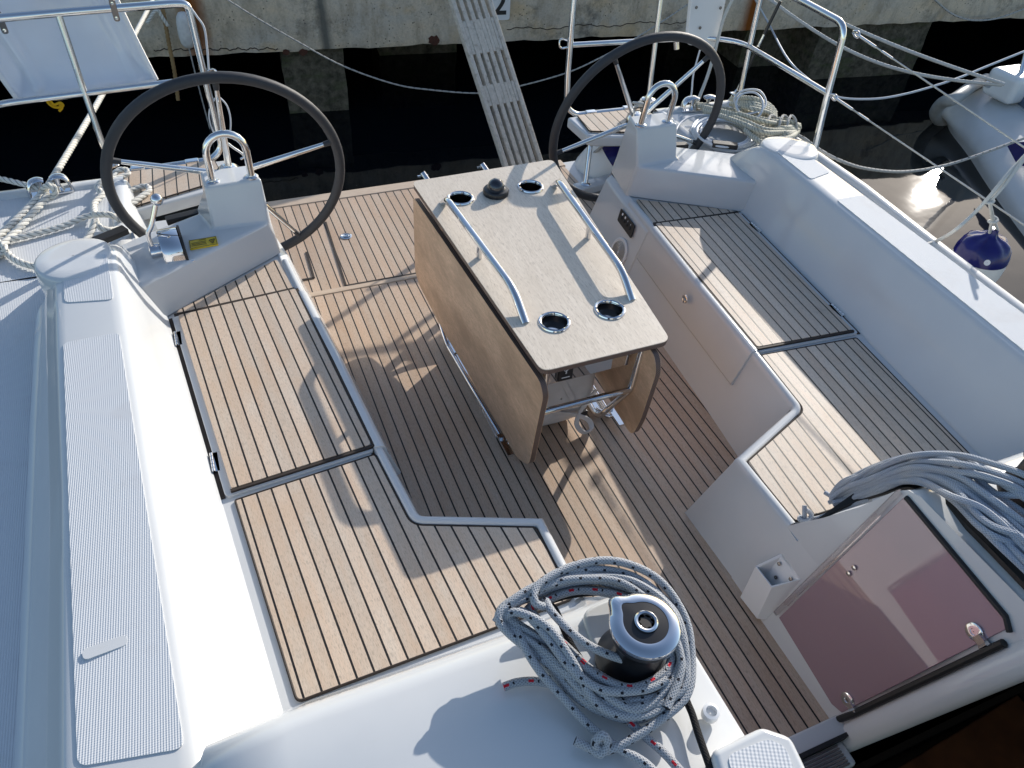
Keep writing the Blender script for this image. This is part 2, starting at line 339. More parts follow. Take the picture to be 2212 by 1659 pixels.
def tag(o, label=None, cat=None, group=None, kind=None):
    if label: o['label'] = label
    if cat: o['category'] = cat
    if group: o['group'] = group
    if kind: o['kind'] = kind
    return o
def thing(name, label, cat, loc=(0, 0, 0), group=None):
    o = bpy.data.objects.new(name, None); COL.objects.link(o); o.location = loc; o.empty_display_size = .1
    return tag(o, label, cat, group)
def tubeobj(name, pts, r, mat, parent=None, per=0, n=10, closed=False, **k):
    tk = {a: k.pop(a) for a in ('lobes', 'pitch', 'depth', 'caps') if a in k}
    return MB().tube(cr(pts, per, closed) if per else pts, r, n, closed, **tk).build(name, mat, parent, **k)
def interp(x, tab):
    if x <= tab[0][0]: return tab[0][1]
    for (a, b), (c, d) in zip(tab, tab[1:]):
        if x <= c: return b+(d-b)*(x-a)/(c-a)
    return tab[-1][1]
def mir(p, s): return Vector((p[0]*s, p[1], p[2]))
def off(poly, d):                                                        # offset an open xy polyline sideways (left of travel)
    out = []
    for i, p in enumerate(poly):
        a = poly[max(i-1, 0)]; b = poly[min(i+1, len(poly)-1)]
        def nn(u, v): e = Vector((v[0]-u[0], v[1]-u[1])).normalized(); return Vector((-e.y, e.x))
        n1 = nn(a, p) if i > 0 else nn(p, b); n2 = nn(p, b) if i < len(poly)-1 else n1
        m = (n1+n2); m = m/max(m.length_squared/2, .35)
        out.append((p[0]+m.x*d, p[1]+m.y*d))
    return out
# ------------------------------------------------------------------ setting
ZW, ZF = -1.0, -.277
w = MB(); w.add([(-60, -60, ZW), (60, -60, ZW), (60, 60, ZW), (-60, 60, ZW)], [(0, 1, 2, 3)]); w.build('harbour_water', 'water', kind='structure')
# ------------------------------------------------------------------ the yacht
Y = thing('sailing_yacht', 'white sailing yacht seen from its coachroof, teak cockpit with twin wheels and a folding table', 'yacht', (0, 0, ZW))
XS = lambda y: .99+(y-.764)*.09                                          # outboard edge of the seat teak
XC = lambda y: interp(y, [(-1.2, 1.09), (.63, 1.15), (1.18, 1.185), (1.83, 1.222), (2.2, 1.245), (2.5, 1.25)])
XO = lambda y: interp(y, [(-1.2, 1.33), (.69, 1.364), (1.26, 1.375), (1.84, 1.401), (2.14, 1.412), (2.5, 1.41)])
XB = lambda y: interp(y, [(-1.2, 1.46), (.95, 1.494), (2.0, 1.512), (2.5, 1.512)])
XG = lambda y: interp(y, [(-1.2, 1.60), (.5, 1.68), (1.59, 1.742), (2.15, 1.79), (2.66, 1.79), (3.13, 1.76)])
SIDE = {1: 'right', -1: 'left'}
# hull shell and transom platform
for s in (1, -1):
    ys = [-1.2, -.3, .5, 1.2, 1.6, 2.15, 2.66, 3.0, 3.13]
    rows = [[mir((XG(y)-a, y, z), s) for a, z in ((.012, .062), (0, .05), (.002, .0), (.01, -.25), (.05, -.7), (.12, -1.1))] for y in ys]
    m = MB().grid(rows)
    rows = [[mir((x, 3.13, z), s) for z in (.045, -.1, -1.1)] for x in (1.76, 1.5, 1.245)]
    m.grid(rows); m.grid([[mir((1.245, y, z), s) for z in (.045, -.5, -1.1)] for y in (3.13, 2.47)])
    m.build('hull_side', 'gel', Y)
m = MB().prism([(-1.25, 3.355, ZF-.012), (1.25, 3.355, ZF-.012), (1.25, .34, ZF-.012), (-1.25, .34, ZF-.012)], (0, 0, -.12))
m.build('sole_moulding', 'gel', Y, bevel=.012)
# cockpit sole teak, boards and hatch seams
sole = MB().add([(-.85, 3.285, ZF), (.85, 3.285, ZF), (.85, 2.575, ZF), (-.85, 2.575, ZF), (-.85, 2.54, ZF), (.85, 2.54, ZF), (.85, .37, ZF), (-.85, .37, ZF)], [(0, 1, 2, 3), (4, 5, 6, 7)]).build('cockpit_sole', 'teak_floor', Y)
m = MB().box((0, 3.318, ZF-.002), (1.72, .066, .012)); m.build('aft_border_board', 'board', Y, bevel=.003)
m = MB().box((0, 2.557, ZF-.002), (1.45, .030, .011)); m.build('cross_board', 'board', Y, bevel=.003)
m = MB()
for a, b in (((703, 480), (747, 618)), ((747, 618), (905, 590)), ((662, 545), (678, 601)), ((678, 601), (628, 609))):
    m.bar(bz(*a, ZF+.001), bz(*b, ZF+.001), .010, .006)
m.build('hatch_seam', 'gap', sole)
m = MB(); p = bz(748, 511, ZF); m.lathe([(.024, 0), (.026, .003), (.020, .005), (.016, .002), (0.001, .002)], p, n=24, cap=False)
m.tube([p+Vector((.012*math.cos(a), .012*math.sin(a), .005)) for a in [k*.5236 for k in range(12)]], .0028, 6, True); m.bar(p+Vector((-.018, -.004, .004)), p+Vector((.014, .005, .004)), .007, .004)
m.build('ring_latch', 'steel', sole)
# seats
OUTP = [(.331, .80), (.331, 1.005), (.632, 1.122), (.660, 1.395)]        # inboard edge of the forward seat teak, right-hand side
RIM = [(.331, .775)]+OUTP+[(.729, 2.217), (.745, 2.41)]
def seat(s):
    sd = SIDE[s]; tk = 'teak_seat_r' if s > 0 else 'teak_seat_l'
    st = MB()
    inner = fillet([(x, y, 0) for x, y in RIM], [0, 0, 0, .032, .4, .5, 0], 6); inner = [(p.x, p.y) for p in inner]
    rows = []
    for d, z in ((0, -.004), (.004, .011), (.012, .0135), (.021, .0115), (.0265, .004), (.0285, -.010), (.064, -.13), (.107, ZF-.01)):
        fy = lambda y: 1.0 if d < .05 else interp(y, [(.9, .84), (1.12, 1.0)])
        full = off(inner, 1.0); rows.append([mir((x+(fx-x)*d*fy(y), y+(fy2-y)*d*fy(y), z), s) for (x, y), (fx, fy2) in zip(inner, full)])
    st.grid(rows)
    st.build('seat_edge', 'gel', Y, angle=80)
    b = MB().add([mir(p, s) for p in [(.30, .73, 0), (1.03, .73, 0), (1.18, 2.47, 0), (.74, 2.47, 0), (.715, 2.2, 0), (.67, 1.395, 0), (.632, 1.122, 0), (.331, 1.005, 0)]], [list(range(8))])
    base = b.build('bench_seat', 'gel', Y)
    fwd = fillet([(.333, .782, .006), (.333, 1.003, .006), (.634, 1.120, .006), (.661, 1.385, .006), (XS(1.352), 1.352, .006), (XS(.766), .766, .006)], [.012, .010, .03, .01, .006, .015], 5, True)
    MB().prism([mir(p, s) for p in fwd], (0, 0, -.012)).build('teak_panel', tk, base)
    lid = [(.659, 1.397, .0), (.727, 2.217, .0), (XS(2.187)+.02, 2.187, .0), (XS(1.367)+.02, 1.367, .0)]
    l = MB().prism([mir((p[0], p[1], .009), s) for p in fillet(lid, .015, 4, True)], (0, 0, -.012))
    # front lip of the lid, proud of the seat front
    lipo = [(.659-.030, 1.40), (.69-.030, 1.8), (.727-.030, 2.19)]
    lp = []
    for d, z in ((.030, .010), (.024, .0185), (.013, .019), (.002, .015), (-.004, .004), (-.007, -.012), (-.041, -.118), (-.039, -.126), (-.02, -.127)):
        lp.append([mir((x+d, y, z), s) for x, y in lipo])
    l.grid(lp)
    for k in (0, -1): l.add([q[k] for q in lp], [list(range(len(lp)))])
    L = l.build('locker_lid', 'gel', base, angle=80)
    MB().prism([mir((p[0], p[1], .018), s) for p in fillet([(.664, 1.415, 0), (.730, 2.210, 0), (XS(2.180), 2.180, 0), (XS(1.385), 1.385, 0)], .008, 3, True)], (0, 0, -.012)).build('teak_panel', tk, L)
    g = MB()
    g.bar(mir((.661, 1.4095, .0125), s), mir((XS(1.379)+.004, 1.3795, .0125), s), .009, .008); g.bar(mir((.731, 2.2235, .007), s), mir((XS(2.196)+.012, 2.196, .007), s), .015, .006)
    g.bar(mir((XS(1.37)+.0265, 1.37, -.001), s), mir((XS(2.19)+.0265, 2.19, -.001), s), .011, .008)
    g.bar(mir((.6565, 1.408, .0135), s), mir((.7245, 2.212, .0135), s), .0085, .006)
    g.build('lid_gap', 'gap', base)
    for y in (1.50, 2.07):
        h = MB(); x = XS(y)+.027
        for k in range(5): h.lathe([(.005, 0), (.005, .0125)], mir((x, y-.035+k*.014, .009), s), (0, 1, 0), 10)
        h.box(mir((x-.008, y, .007), s), (.016, .07, .004)); h.build('hinge', 'steel', L)
    aft = [tuple(bz(1250.8+x*.28274, 263.3+y*.28274, .005)) for x, y in ((430, 590), (1175, 676), (1215, 713), (578, 790))]
    MB().prism([mir((p[0], p[1], .006), s) for p in fillet(aft, [.02, .02, .01, .006], 4, True)], (0, 0, -.010)).build('teak_panel', tk, base)
    # ply border and margin line around the forward teak
    e = MB(); q = [mir((p.x, p.y, .004), s) for p in fwd]; e.tube(q+[q[0]], .0035, 6, caps=False); e.build('caulk_line', 'gap', base)
    if s > 0:
        p = bx(1250.8+812*.28274, 263.3+1352*.28274, .622); k = MB(); k.lathe([(.017, .0), (.017, .003), (.013, .005), (.010, .003), (.001, .004)], p, (-1, 0, 0), 20); k.box(p+Vector((-.005, -.003, -.006)), (.006, .008, .016)); k.build('locker_latch', 'steel', base)
seat(1); seat(-1)
# coamings
for s in (1, -1):
    rows = []
    for y, zt in [(-1.2, .25), (-.3, .25), (.3, .25), (.7, .25), (1.0, .25), (1.3, .25), (1.6, .25), (1.9, .25), (2.1, .25), (2.20, .25), (2.27, .246), (2.33, .228), (2.38, .196), (2.43, .155), (2.475, .11), (2.53, .062)]:
        k = zt/.25; xs, xc, xo, xb = XS(min(y, 2.3)), XC(y), XO(y), XB(y); yy = y
        if y > 2.3: xc += (y-2.3)*.0; 
        prof = [(xs+.030, -.006), (xs+.034, .006), (xs+.042, .016), (xs+.042+(xc-xs-.042)*.40, .105), (xs+.042+(xc-xs-.042)*.47, .122), (xc-.014, .232), (xc-.004, .2455), (xc+.012, .2515), (xc+.03, .252), (xo-.03, .246), (xo-.012, .243), (xo, .236), (xo+.008, .225), (xo+.030, .205), (xo+.038, .196), (xb-.012, .068), (xb-.002, .056), (xb+.016, .05)]
        rows.append([mir((x, yy, z*k if z > 0 else z), s) for x, z in prof])
    rows[-1] = [Vector((v.x, v.y+.02, .03)) for v in rows[-1]]
    cm = MB().grid(rows).build('cockpit_coaming', 'gel', Y, angle=75)
    def panel(ya, yb, nm):
        pts = [(XC(ya)+.018, ya), (XC(yb)+.018, yb), (XO(yb)-.022, yb+.01), (XO(ya)-.028, ya+.035)]
        p3 = fillet([(x, y, 0) for x, y in pts], .018, 4, True)
        def zz(x, y): t = (x-XC(y)-.03)/max(XO(y)-.03-XC(y)-.03, .01); return .252-.006*t
        MB().prism([mir((p.x, p.y, zz(p.x, p.y)+.0025), s) for p in p3], (0, 0, -.004)).build('nonskid_panel', 'ns_pan_r' if s > 0 else 'ns_pan_l', cm)
    if s < 0:
        sl_ = fillet([bz(*p, .2535) for p in ((176, 1404), (272, 1370), (277, 1391), (180, 1427))], .018, 5, True); MB().prism(sl_, (0, 0, -.004)).build('smooth_inset', 'gel', cm)
    panel(.635, 1.825, 0); panel(1.985, 2.235, 1)
    # oval winch pad at the after end
    pr = [(.02, .006), (.6, .0055), (.90, .0045), (.965, .001), (1.0, -.007), (1.02, -.04), (1.03, -.19)]
    rows = [[mir((1.358+.112*a*math.cos(t*math.pi/18), 2.255+.130*a*math.sin(t*math.pi/18), .250+z-.10*max(0, .13*a*math.sin(t*math.pi/18)+.03)), s) for t in range(36)] for a, z in pr]
    MB().grid(rows, cu=True).build('winch_pad', 'gel', cm, angle=70)
    # side deck and stern quarter
    ys = [-1.2, -.3, .5, 1.2, 1.6, 2.15, 2.5]
    d = MB()
    d.grid([[mir((XB(y)-.1, y, .049), s), mir((XG(y)-.06, y, .049), s)] for y in ys])
    d.add([mir(p, s) for p in [(1.19, 2.47, .049), (XG(2.5)-.06, 2.5, .049), (1.73, 2.8, .049), (1.70, 3.08, .049), (1.295, 3.085, .049)]], [(0, 1, 2, 3, 4)])
    d.build('side_deck', 'ns_deck' if s < 0 else 'gel', Y)
    e = MB(); ys2 = ys+[2.66, 3.0, 3.13]
    e.grid([[mir((XG(y)-a, y, z), s) for a, z in ((.062, .048), (.058, .060), (.045, .066), (.02, .066), (.004, .058), (0, .045))] for y in ys2])
    e.grid([[mir((x, y, z), s) for x in (1.245, 1.5, 1.76)] for y, z in ((3.07, .048), (3.075, .058), (3.09, .064), (3.115, .064), (3.13, .05))])
    e.grid([[mir((a, y, z), s) for a, z in ((1.30, .048), (1.29, .058), (1.265, .064), (1.235, .05), (1.19, -.10), (1.17, ZF))] for y in (2.44, 3.10)])
    e.build('toe_rail', 'gel', Y, angle=70)
# helm consoles with handle, switches and loudspeaker
def rz(x, y): return (1250.8+x*.28274, 263.3+y*.28274)
for s in (1, -1):
    P = lambda *a: mir(a, s)
    c, b_, d_, e_, a_ = (.736, 2.47, .004), (1.178, 2.186, .006), (.756, 2.455, .146), (.950, 2.457, .149), (1.236, 2.203, .127)
    rd = (1.285, 2.49, .116); ra = (1.16, 2.56, .118); la = (.98, 2.585, .150)
    tfi, tfo, tai, tao = (.752, 2.505, .291), (.944, 2.494, .293), (.782, 2.625, .289), (.948, 2.622, .290)
    m = MB(); pts = [c, b_, d_, e_, a_, rd, ra, la, tfi, tfo, tai, tao, (1.16, 2.60, -.42), (.95, 2.66, -.42), (.742, 2.665, -.03), (.955, 2.64, .10), (1.285, 2.53, -.42), (.757, 2.655, .02)]
    fs = [(0, 1, 4, 2), (2, 4, 3), (3, 4, 6, 7), (4, 5, 6), (2, 3, 9, 8), (8, 9, 11, 10), (3, 7, 15, 11, 9), (7, 6, 12, 13, 15), (6, 5, 16, 12), (15, 13, 14, 17, 10, 11), (0, 2, 8, 10, 17)]
    m.add([P(*p) for p in pts], fs); m0 = m; cons = m.build('helm_console', 'gel', Y, bevel=.011, seg=3)
    # lower pod below the console
    o1 = [(.745, 2.46, .004), (.700, 2.20, .004), (.694, 2.20, -.03), (.700, 2.40, -.03), (.716, 2.63, -.03)]
    q = MB(); top = [(.735, 2.205, .010), (.752, 2.47, .010), (.757, 2.655, .010)]; mid = [(.694, 2.20, -.012), (.712, 2.47, -.012), (.742, 2.67, -.022)]; bot = [(.612, 2.20, ZF-.01), (.636, 2.47, ZF-.01), (.668, 2.69, ZF-.01)]
    back = [(.80, 2.205, .003), (.80, 2.47, .003), (.90, 2.66, .003)]; end = [(.90, 2.70, ZF-.01), (.90, 2.67, -.02), (.90, 2.655, .01)]
    pp = fillet([(.703, 2.205, 0), (.722, 2.43, 0), (.760, 2.44, 0)], 0, 1)
    q.grid([[P(*p) for p in r] for r in (top, mid, bot)]); q.grid([[P(*p) for p in r] for r in ([top[2], mid[2], bot[2]], [end[2], end[1], end[0]])])
    q.add([P(*p) for p in (top[0], mid[0], bot[0], (.80, 2.20, ZF-.01), (.80, 2.205, -.012), (.80, 2.205, -.004))], [(0, 1, 2, 3, 4, 5)])
    q.add([P(*p) for p in (top[0], top[1], (.752, 2.47, -.006), (.741, 2.205, -.006))], [(0, 1, 2, 3)])
    pod = q.build('console_pod', 'gel', cons, bevel=.010, seg=3)
    hp = [(.913, 2.528, .288), (.913, 2.515, .39)]
    arc = [(.8485+.0645*math.cos(t*math.pi/12), 2.515-.004, .398+.066*math.sin(t*math.pi/12)) for t in range(13)]
    h = MB().tube([P(*p) for p in [(.913, 2.528, .286)]+arc+[(.784, 2.528, .286)]], .0125, 14)
    for x in (.913, .784): h.lathe([(.024, 0), (.024, .003), (.019, .007), (.013, .009)], P(x, 2.528, .290), n=20)
    h.build('grab_handle', 'steel', cons)
    MB().bar(P(1.10, 2.605, .125), P(.965, 2.618, .132), .035, .022).build('rubber_strip', 'rubber', cons, bevel=.003); MB().bar(P(1.335, 2.545, .118), P(1.235, 2.60, .118), .04, .022).build('rubber_strip', 'rubber', cons, bevel=.003)
    if s > 0:
        sp = MB(); pA, pB, pD = Vector((.694, 2.2, -.012)), Vector((.712, 2.47, -.012)), Vector((.612, 2.2, ZF-.01)); pn = (pB-pA).cross(pD-pA).normalized(); pn = pn if pn.x < 0 else -pn
        q4 = [bpl(*rz(*p), pA+pn*.002, pn) for p in ((332, 662), (436, 795), (405, 893), (303, 752))]
        n_ = (q4[1]-q4[0]).cross(q4[3]-q4[0]).normalized(); n_ = n_ if n_.x < 0 else -n_
        q4 = [p+n_*.004 for p in q4]
        sp.prism(fillet(q4, .006, 3, True), n_*.004); panel_ = sp.build('switch_panel', 'black', cons)
        
        U, V_ = q4[1]-q4[0], q4[3]-q4[0]
        for k in range(4):
            o = q4[0]+U*(.2+.2*k)+V_*.52; MB().lathe([(.0075, .0), (.0075, .006), (.005, .008), (.001, .008)], o, n_, 14, cap=False).build('push_button', 'rubber', panel_); wm = MB(); o2 = q4[0]+U*(.2+.2*k)+V_*.22
            if k < 2: wm.lathe([(.006, .0045), (.001, .005)], o2, n_, 12)
            else: wm.bar(o2+n_*.005-V_*.05, o2+n_*.005+V_*.06, .0022, .001, n_)
            wm.build('button_symbol', 'whiteink', panel_)
        pass
        o = bpl(*rz(305, 995), pA+pn*.003, pn); g = MB(); g.lathe([(.062, -.004), (.064, .003), (.058, .006), (.052, .004)], o, pn, 40); g.build('loudspeaker', 'seatwhite', cons)
        g = MB()
        for k in range(7): g.lathe([(.008+k*.0062, .0055), (.0095+k*.0062, .0075), (.0115+k*.0062, .0055)], o, pn, 36, cap=False)
        g.build('speaker_grille', 'hulltrim', cons)
    else:
        from mathutils.bvhtree import BVHTree
        bv = BVHTree.FromPolygons([tuple(v) for v in m0.v], m0.f)
        q4 = []
        for x, y in ((1250, 180), (1460, 145), (1475, 207), (1262, 245)):
            hit = bv.ray_cast(C, ray(54.9+x*.28274, 471.8+y*.28274)); q4.append(hit[0])
        nn = (q4[1]-q4[0]).cross(q4[3]-q4[0]).normalized(); nn = nn if nn.z > 0 else -nn; q4 = [p+nn*.006 for p in q4]
        stk = MB().prism(q4, -nn*.008).build('warning_label', 'yellow', cons)
        U, V_ = q4[1]-q4[0], q4[3]-q4[0]; pk = MB(); at = lambda a, b: q4[0]+U*a+V_*b+nn*.0008
        T = [at(.72, .36), at(.92, .30), at(.83, .78)]
        for i in range(3): pk.bar(T[i], T[(i+1) % 3], .0022, .0008, nn)
        pk.bar(at(.822, .42), at(.825, .58), .0025, .0008, nn)
        for a0, a1, b0 in ((.36, .62, .18), (.08, .62, .40), (.08, .60, .56), (.08, .62, .72)): pk.bar(at(a0, b0), at(a1, b0-.02), .0016, .0006, nn)
        for a0, b0, a1, b1 in ((.03, .05, .97, .05), (.97, .05, .97, .95), (.97, .95, .03, .95), (.03, .95, .03, .05)): pk.bar(at(a0, b0), at(a1, b1), .0012, .0006, nn)
        pk.build('label_print', 'ink', stk)
# stern seats
for s in (1, -1):
    P = lambda *a: mir(a, s)
    tk_ = [(.889, 3.272), (.868, 3.092), (1.255, 2.955), (1.278, 3.262)]
    body = [(.835, 3.285), (.842, 3.06), (.90, 3.015), (1.30, 2.90), (1.30, 3.285)]
    body = [(.838, 3.285), (.845, 3.07), (.885, 3.04), (1.30, 2.925), (1.30, 3.285)]
    st = MB().prism([P(x, y, -.004) for x, y in body], (0, 0, -.055)).build('stern_seat', 'gel', Y, bevel=.012, seg=3)
    MB().prism([P(p.x, p.y, .006) for p in fillet([(x, y, 0) for x, y in tk_], .012, 4, True)], (0, 0, -.011)).build('teak_panel', 'teak_stern', st)
    e = MB(); q = [P(p.x, p.y, .003) for p in fillet([(x, y, 0) for x, y in tk_], .012, 4, True)]; e.tube(q+[q[0]], .0035, 6, caps=False); e.build('caulk_line', 'gap', st)
    arm = MB().bar(P(.775, 2.99, -.255), P(1.26, 3.08, -.255), .075, .045).build('support_arm', 'gel', Y, bevel=.01)
    p = MB().tube([P(.832, 2.998, -.235), P(.882, 3.09, -.058)], .0125, 14); p.lathe([(.026, 0), (.026, .004), (.018, .010), (.0125, .012)], P(.832, 2.998, -.234), n=20); p.build('support_post', 'steel', st)
# coachroof, companionway sides
def zroof(y): return interp(y, [(-1.2, .40), (.45, .377), (.577, .370)])
for s in (1, -1):
    P = lambda *a: mir(a, s)
    xin = lambda z: .3046+(.2303*z if z < 0 else .11*z)
    xd = lambda z: .255+.158*(z+.2)
    ys = [-1.2, -.6, -.1, .2, .42, .53]
    xr = lambda z: xin(z) if s > 0 else min(xin(z), .305)
    m = MB()
    aft = [((1.08), .765, .0), (1.10, .70, .12), (1.11, .64, .235), (1.12, .600, .335), (1.12, .578, .366), (1.12, .545, .378)]
    rows = []
    for k, (xo_, y, z) in enumerate(aft):
        rows.append([P(xr(z), y+.010, z)]+[P(xr(z)+(xo_-xr(z))*t, y-.004*math.sin(t*3.1), z) for t in (.04, .3, .6, .85)]+[P(xo_, y-.012, z+.0)])
    for y in (.45, .30, .10, -.2, -.6, -1.2):
        z = zroof(y); rows.append([P(xr(z)-(.0 if s > 0 else .0), y, z-.010), P(xr(z)+.012, y, z), P(.6, y, z+.005), P(.8, y, z+.007), P(1.0, y, z+.002), P(1.10, y-.0, z-.025)])
    # blend outboard to the coaming
    rows = [r+[P(1.135 if i < 5 else 1.15, r[-1].y-.008, max(r[-1].z*.93, .0) if i < 4 else min(r[-1].z, .30)), P(1.20, r[-1].y-.012, min(r[-1].z*.9, .249))] for i, r in enumerate(rows)]
    m.grid(rows); m.build('coachroof', 'gel', Y, angle=75)
    # companionway side wall
    wl = MB(); zs = [ZF-.01, -.2, .0]
    ye = lambda z: interp(z, [(-.451, .398), (-.202, .350), (.283, .257), (.42, .232)])
    rows = [[P(xin(z)-.0, y, z) for y in (.82, ye(z)-.01)] for z in zs]+[[P(xin(z), yy, z) for yy in (max(.30, interp(z, [(0, .78), (.12, .71), (.235, .65), (.335, .61), (.366, .588), (.378, .555)])), ye(z)-.01)] for z in (.0, .12, .235, .335, .366, .378)]
    wl.grid(rows[:3]); wl.grid(rows[3:]); wall = wl.build('companionway_side', 'gel', Y, angle=70)
    jm = MB(); jm.grid([[P(xj+.008, yA, z), P(xj-.012, yA-.016, z), P(xj-.016, yA-.055, z), P(xj-.004, yA-.068, z), P(xj+.012, yA-.070, z)] for z, yA, xj in ((-.9, .455, .16), (-.451, .398, .215), (-.202, .350, .255), (.283, .257, .331), (.42, .232, .352))])
    jm.build('companionway_jamb', 'gel', wall, angle=50)
    g = MB().tube([P(xj-.004, yA+.004, z) for z, yA, xj in ((-.25, .362, .246), (-.202, .350, .255), (.283, .257, .331))], .0085, 8).build('rubber_seal', 'rubber', wall)
    # folded acrylic door against the side
    dc = [(-.214, .640), (.346, .585), (.322, .297), (.305, .276), (-.230, .372), (-.242, .402)]
    dr = MB().prism([P(xd(z), y, z) for z, y in dc], P(.007, 0, 0)).build('acrylic_door', 'smoke', wall, bevel=.002)
    ed = MB(); ed.bar(P(xd(-.21)-.001, .652, -.210), P(xd(.345)-.001, .597, .350), .012, .014, (1, 0, 0)); ed.build('door_edge_strip', 'clear', dr)
    ed = MB(); ed.tube([P(xd(z)-.002, y, z) for z, y in ((.351, .580), (.352, .575), (.326, .292), (.308, .269))], .006, 8); ed.build('door_gasket', 'rubber', dr)
    for z, y in ((.246, .299), (-.181, .373)):
        h = MB(); h.lathe([(.019, 0), (.019, .003), (.017, .0045), (.007, .0045), (.006, .003), (.001, .003)], P(xd(z)-.001, y+.010, z), P(-1, 0, .158), 24, cap=False); h.bar(P(xd(z)-.004, y+.002, z), P(xd(z)-.004, y-.026, z-.004), .022, .008, (1, 0, 0)); h.lathe([(.005, -.012), (.005, .012)], P(xd(z)-.006, y-.020, z-.003), (0, -.16, 1), 10); h.build('hinge', 'steel', dr)
    for z, y in ((.109, .570), (.084, .571)): MB().lathe([(.0065, 0), (.0065, .003), (.001, .004)], P(xd(z)-.001, y, z), P(-1, 0, 0), 14, cap=False).build('door_catch', 'steel', dr)
    if s > 0:                                                              # winch handle pocket
        pz = lambda y, z, o_: (xin(z)-o_, y, z)
        pk = MB(); ob = [pz(.745, -.070, .0), pz(.660, -.070, .0), pz(.664, -.262, .0), pz(.752, -.268, .0)]
        out = [pz(.760, -.122, .046), pz(.687, -.120, .046), pz(.676, -.262, .022), pz(.752, -.268, .022)]
        ib = [pz(.738, -.078, .004), pz(.667, -.078, .004), pz(.674, -.25, .006), pz(.745, -.25, .006)]
        io = [pz(.754, -.124, .040), pz(.693, -.122, .040), pz(.684, -.25, .018), pz(.746, -.25, .018)]
        pk.add(ob+out+ib+io, [(4, 5, 6, 7), (0, 4, 7, 3), (1, 2, 6, 5), (3, 7, 6, 2), (8, 9, 10, 11), (8, 11, 15, 12), (9, 13, 14, 10), (12, 15, 14, 13), (11, 10, 14, 15), (0, 1, 9, 8), (0, 8, 12, 4), (1, 5, 13, 9), (4, 12, 13, 5)])
        pk_ = pk.build('handle_pocket', 'seatwhite', wall, bevel=.002)
        for y, z in ((.728, -.092), (.678, -.092), (.712, -.13)): MB().lathe([(.0055, .006), (.0055, .0085), (.001, .009)], Vector((xin(z)-.002, y, z)), (-1, 0, .25), 10, cap=False).build('screw', 'brushed', pk_)
# sill, tread, interior
m = MB().bar((-.30, .352, -.268), (.255, .352, -.268), .05, .05); m.bar((-.30, .297, -.285), (.228, .297, -.285), .06, .04); sill = m.build('companionway_sill', 'gel', Y, bevel=.008)
MB().bar((-.30, .327, -.250), (.25, .327, -.250), .010, .022).build('rubber_seal', 'rubber', sill)
m = MB()
for k in range(7): m.bar((.06, .318-k*.0075, -.262), (.205, .318-k*.0075, -.262), .0042, .008)
m.build('ribbed_tread', 'brushed', sill)
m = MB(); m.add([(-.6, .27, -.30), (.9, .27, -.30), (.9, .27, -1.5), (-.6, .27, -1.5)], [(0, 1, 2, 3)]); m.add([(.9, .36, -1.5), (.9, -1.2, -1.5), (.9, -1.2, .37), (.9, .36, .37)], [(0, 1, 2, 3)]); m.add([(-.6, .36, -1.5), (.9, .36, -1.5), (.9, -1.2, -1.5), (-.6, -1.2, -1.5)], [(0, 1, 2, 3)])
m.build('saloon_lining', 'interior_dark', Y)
m = MB().prism([(.225, .23, -.42), (.89, .27, -.42), (.89, -.9, -.42), (.225, -.9, -.42)], (0, 0, -.03)).build('saloon_worktop', 'interior', Y, bevel=.004)
# forward hood lid with nonskid pad, low left of the opening
hz = .425; hd = [bz(*p, hz) for p in ((1537, 1619), (1647, 1566), (1712, 1588), (1760, 1690), (1800, 1800), (1600, 1830))]
hood = MB().prism(hd, (0, 0, -.10)).build('companionway_hood', 'gel', Y, bevel=.012, seg=3)
hq = [bz(*p, hz+.002) for p in ((1570, 1632), (1660, 1595), (1696, 1612), (1728, 1690), (1760, 1780), (1625, 1790))]
MB().prism(fillet(hq, .012, 3, True), (0, 0, -.004)).build('nonskid_panel', nonskid('hood_nonskid', R(25), .0062, (.72, .73, .74)), hood)
m = MB(); p = bz(1532, 1545, .388); m.lathe([(.014, 0), (.014, .016), (.009, .017), (.0085, .008), (.001, .008)], p, n=18, cap=False); m.build('drain_fitting', 'seatwhite', Y)
# low plinth under the winch
wpad = fillet([bz(*p, .390) for p in ((1255, 1320), (1300, 1296), (1400, 1270), (1462, 1400), (1330, 1445), (1280, 1395))], .03, 4, True)
MB().prism(wpad, (0, 0, -.09)).build('winch_plinth', 'gel', Y, bevel=.008, seg=3)
MB().box((0, -.65, .47), (.9, 1.3, .06)).build('unseen_shade_slab', 'gel', Y, bevel=.01)  # unseen slab, added to keep the saloon below dark
